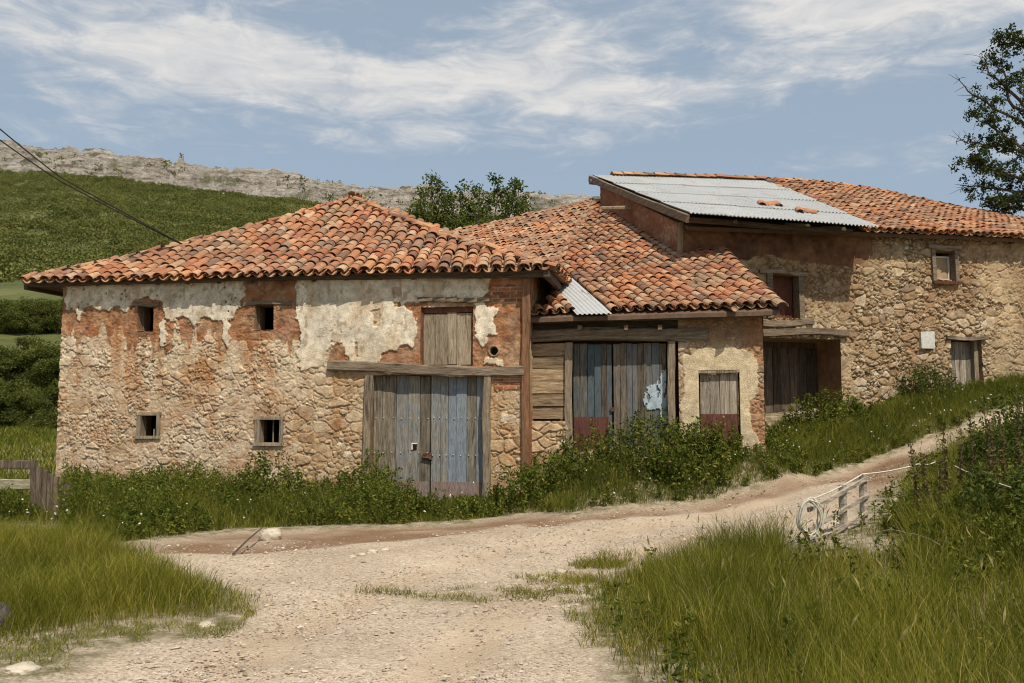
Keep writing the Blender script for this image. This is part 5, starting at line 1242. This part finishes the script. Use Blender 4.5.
shoots(tb, [(dx_(429), dz_(178), 1), (dx_(418), dz_(190), .9), (dx_(440), dz_(186), 1.1), (dx_(460), dz_(187), 1.1), (dx_(450), dz_(194), 1.1), (dx_(480), dz_(192), 1.1), (dx_(499), dz_(174), .75), (dx_(515), dz_(182), .8), (dx_(520), dz_(190), 1), (dx_(528), dz_(198), 1), (dx_(508), dz_(190), 1), (dx_(424), dz_(205), 1.1), (dx_(530), dz_(210), 1.), (dx_(490), dz_(200), 1.1), (dx_(470), dz_(205), 1.1), (dx_(412), dz_(215), 1)], 'leafy tree with upright shoots rising behind the two left roofs')
# tree at the right edge
D_ = 25.0
def pr(px, py): return pt(px, py, D_)
tb = pr(1062, 330); tb[2] = gz_(tb[0], tb[1]); e = empty('branching_tree', tb); tag(e, 'dark tree at the right edge with bare twig ends and layered branches', 'tree')
tk = MB(); ty = lambda py: pr(1062, py)[2] - tb[2]
tk.tube([(0, 0, -.4), (.1, 0, ty(230)), (-.1, .1, ty(120)), (-.25, .1, ty(60)), (-.2, .1, ty(25))], [.24, .19, .11, .05, .015], 9)
Pc, Rc = [], []
def rel(px, py, y=0): p = pr(px, py) - tb; p[1] += y; return p
def branch(pts, r0, leafy, dens=1.0, y=0):
    P = np.array([rel(px, py, y * k / max(1, len(pts) - 1)) for k, (px, py) in enumerate(pts)]); m = 14; T = np.linspace(0, len(P) - 1, m)
    Q = np.stack([np.interp(T, np.arange(len(P)), P[:, k]) for k in range(3)], 1) + rng.normal(size=(m, 3)) * .025
    tk.tube(Q, np.linspace(r0, .010, m), 6)
    for k in range(m):
        t = k / (m - 1)
        for _ in range(2):
            d = rdir(1, .45)[0] * np.array([.8, .8, 1]); e2 = Q[k] + (d + np.array([-.35, 0, 0])) * rng.uniform(.18, .5); tk.tube([Q[k], (Q[k] + e2) / 2 + rng.normal(size=3) * .02, e2], [.010, .007, .004], 4)
        if leafy[0] <= t <= leafy[1]:
            for _ in range(int(3.4 * dens)): Pc.append(Q[k] + rng.normal(size=3) * np.array([.22, .25, .13]) + (0, 0, .08)); Rc.append(rng.uniform(.08, .19))
branch([(1055,120),(1010,105),(1005,75),(992,58)], .06, (.45, 1), 1.3)
branch([(1060,150),(1015,95),(990,75),(984,58)], .06, (0, .55), .9)
branch([(1058,150),(1000,112),(970,100),(950,82)], .05, (0, .62), 1.0, -.4)
branch([(1060,160),(1012,148),(985,141),(960,138)], .05, (0, .75), 1.3, .3)
branch([(1055,175),(1015,145),(985,125),(975,122)], .05, (.2, 1), 1.1, -.2)
branch([(1060,190),(1012,178),(985,170),(962,164)], .06, (0, 1), 1.9, -.3)
branch([(1060,200),(1015,190),(985,186),(965,182)], .05, (0, .7), 1.2, .3)
branch([(1062,230),(1020,208),(1005,206),(993,206)], .05, (.1, 1), 1.6)
branch([(1060,80),(1030,50),(1012,44),(1000,42)], .05, (.1, 1), 1.3)
branch([(1062,130),(1100,110),(1130,90)], .07, (.1, 1), 1.2); branch([(1062,170),(1100,160),(1140,150)], .07, (.1, 1), 1.2)
for _ in range(60):
    p = rel(rng.uniform(1040, 1085), rng.uniform(50, 215), rng.normal() * .5); Pc.append(p); Rc.append(rng.uniform(.13, .28))
tk.build('trunk', M['bark'], e); v, q = leafcloud(np.array(Pc), np.array(Rc), 34, .085, .8); mk('crown', v, q, None, M['pine'], e)

# far forest on the hill: reads as one mass
n = 34000; D = 252 + (770 - 252) * rng.random(n) ** .75; x = (rng.uniform(-60, 640, n) - 512) / 887 * D
c = fbm(x / 16, D / 22, 31, 3); m = (D < 744 + 20 * (fbm(x / 40, 0 * x, 3, 2) - .5)) & (rng.random(n) < np.clip(c * 4 - 1.0, .35, 1)); x, D = x[m], D[m]
z = terr(x, D); rad = rng.uniform(1.0, 2.3, len(x)) * (.7 + .6 * fbm(x / 30, D / 30, 8, 2)); per = 34
k = np.repeat(np.arange(len(x)), per); d = rdir(len(k), .35); cpt = np.stack([x, D, z + rad * .5], 1)[k] + d * rad[k][:, None] * np.array([1, 1, .9]); Dr = rdir(len(k)); v, q = quads_leaf(cpt, Dr, side(Dr), rad[k] * .46, rad[k] * .40)
# shrubs on the limestone
n2 = 4200; i_ = rng.integers(0, cliffZ.shape[0] - 1, n2); j_ = rng.integers(0, cliffZ.shape[1] - 1, n2); sel = fbm(cx[j_] / 40, cy[i_] / 30, 66, 3) > .52; i_, j_ = i_[sel], j_[sel]
per2 = 22; k2 = np.repeat(np.arange(len(i_)), per2); r2 = rng.uniform(.8, 2.6, len(i_)); d = rdir(len(k2), .4); c2 = np.stack([cx[j_], cy[i_], cliffZ[i_, j_] + .3], 1)[k2] + d * r2[k2][:, None]; Dr = rdir(len(k2)); v2, q2 = quads_leaf(c2, Dr, side(Dr), r2[k2] * .8, r2[k2] * .6)
tag(MB().add(v, q).add(v2, q2).build('hill_forest', M['far']), 'green scrub forest covering the far hillside below the limestone rim', 'forest', kind='stuff')

# ================================================================== light, sky, camera
SUN_AZ, SUN_EL = 158.0, 57.0      # azimuth clockwise from +Y: behind the camera, to the right
w = bpy.data.worlds.new('World'); S.world = w; w.use_nodes = True; t = w.node_tree; bg = t.nodes['Background']
N = t.nodes.new; L = t.links.new
sky = N('ShaderNodeTexSky'); sky.sky_type = 'NISHITA'; sky.sun_disc = False; sky.sun_elevation = R(SUN_EL); sky.sun_rotation = R(SUN_AZ); sky.altitude = 900; sky.air_density = 1.0; sky.dust_density = 2.0; sky.ozone_density = .6
def mth(op, a, b=None, clamp=False):
    x = N('ShaderNodeMath'); x.operation = op; x.use_clamp = clamp
    for i, y in enumerate((a, b)):
        if y is None: continue
        if isinstance(y, (int, float)): x.inputs[i].default_value = y
        else: L(y, x.inputs[i])
    return x.outputs[0]
tc = N('ShaderNodeTexCoord'); sp = N('ShaderNodeSeparateXYZ'); L(tc.outputs['Generated'], sp.inputs[0])
az = mth('MULTIPLY', mth('ARCTAN2', sp.outputs[0], sp.outputs[1]), 180 / math.pi); el = mth('MULTIPLY', mth('ARCSINE', sp.outputs[2]), 180 / math.pi)
cb = N('ShaderNodeCombineXYZ'); L(mth('MULTIPLY', az, .12), cb.inputs[0]); L(mth('MULTIPLY', el, .30), cb.inputs[1])
nz = N('ShaderNodeTexNoise'); nz.inputs['Scale'].default_value = 1.0; nz.inputs['Detail'].default_value = 9; nz.inputs['Roughness'].default_value = .6; nz.inputs['Distortion'].default_value = .35; L(cb.outputs[0], nz.inputs['Vector'])
cb2 = N('ShaderNodeCombineXYZ'); L(mth('MULTIPLY', az, .13), cb2.inputs[0]); L(mth('MULTIPLY', el, .42), cb2.inputs[1]); cb2.inputs[2].default_value = 4.2
nz2 = N('ShaderNodeTexNoise'); nz2.inputs['Scale'].default_value = 1.6; nz2.inputs['Detail'].default_value = 8; nz2.inputs['Roughness'].default_value = .65; nz2.inputs['Distortion'].default_value = .6; L(cb2.outputs[0], nz2.inputs['Vector'])
tot = None
for a0, e0, sa, se, am in [(-25, 22.2, 8, 2.0, .62), (-13, 21.2, 7, 1.7, .52), (-19, 20.0, 8, 1.0, .25), (2.2, 22.3, 3.6, 1.5, .62), (8.5, 20.0, 6, 1.1, .50), (-4, 20.3, 6, 1.2, .35), (-27.5, 17.6, 6, 1.0, .30), (-16, 16.6, 4, .8, .16), (-3, 17.8, 6, .9, .34), (4, 17.2, 5, .7, .2), (27, 23.5, 10, 2.8, .58), (20, 25.5, 10, 1.8, .50), (16, 21, 4, .9, .2), (24, 15.2, 7, .7, .24), (-5, 26, 22, 1.2, .10), (-28, 15.5, 5, .8, .16), (-9, 16.9, 1.8, .5, .2)]:
    da = mth('DIVIDE', mth('SUBTRACT', az, a0), sa); de = mth('DIVIDE', mth('SUBTRACT', el, e0), se)
    gsn = mth('MULTIPLY', mth('EXPONENT', mth('MULTIPLY', mth('ADD', mth('MULTIPLY', da, da), mth('MULTIPLY', de, de)), -.5)), am)
    tot = gsn if tot is None else mth('ADD', tot, gsn)
back = mth('MULTIPLY', mth('GREATER_THAN', mth('ABSOLUTE', az), 45.0), .22)
dens = mth('ADD', mth('ADD', tot, back), mth('ADD', mth('MULTIPLY', mth('SUBTRACT', nz.outputs['Fac'], .5), 1.15), mth('MULTIPLY', mth('SUBTRACT', nz2.outputs['Fac'], .5), 1.15)))
mr = N('ShaderNodeMapRange'); mr.interpolation_type = 'SMOOTHSTEP'; mr.inputs['From Min'].default_value = .14; mr.inputs['From Max'].default_value = .86; L(dens, mr.inputs['Value'])
mx = N('ShaderNodeMix'); mx.data_type = 'RGBA'; hz = N('ShaderNodeMix'); hz.data_type = 'RGBA'; hz.inputs[0].default_value = .55; L(sky.outputs[0], hz.inputs[6]); hz.inputs[7].default_value = (6.1, 7.4, 8.7, 1)
L(mth('MULTIPLY', mr.outputs[0], .84), mx.inputs[0]); L(hz.outputs[2], mx.inputs[6]); cm = N('ShaderNodeMix'); cm.data_type = 'RGBA'; cm.inputs[6].default_value = (7.6, 7.7, 7.9, 1); cm.inputs[7].default_value = (10.3, 9.9, 9.4, 1); cr = N('ShaderNodeMapRange'); cr.inputs['From Min'].default_value = .36; cr.inputs['From Max'].default_value = .64; L(nz2.outputs['Fac'], cr.inputs['Value']); L(cr.outputs[0], cm.inputs[0]); L(cm.outputs[2], mx.inputs[7])
L(mx.outputs[2], bg.inputs['Color']); bg.inputs['Strength'].default_value = .082
sl = bpy.data.lights.new('sun', 'SUN'); sl.energy = 4.6; sl.angle = R(.5); sl.color = (1, .93, .82); so = bpy.data.objects.new('sun', sl); COL.objects.link(so)
so.rotation_euler = (R(90 - SUN_EL), 0, R(180 - SUN_AZ)); so.location = (10, -20, 30)
cam = bpy.data.cameras.new('camera'); cam.sensor_width = 36; cam.lens = 36 * F / 1024; cam.clip_end = 6000; co = bpy.data.objects.new('camera', cam); COL.objects.link(co)
co.location = EYE; co.rotation_euler = (R(90) + PITCH, 0, 0); S.camera = co
vs = S.view_settings; vs.view_transform = 'Standard'; vs.look = 'None'; vs.exposure = 0.0
S.cycles.filter_width = 1.1; vs.gamma = 1; vs.use_curve_mapping = False
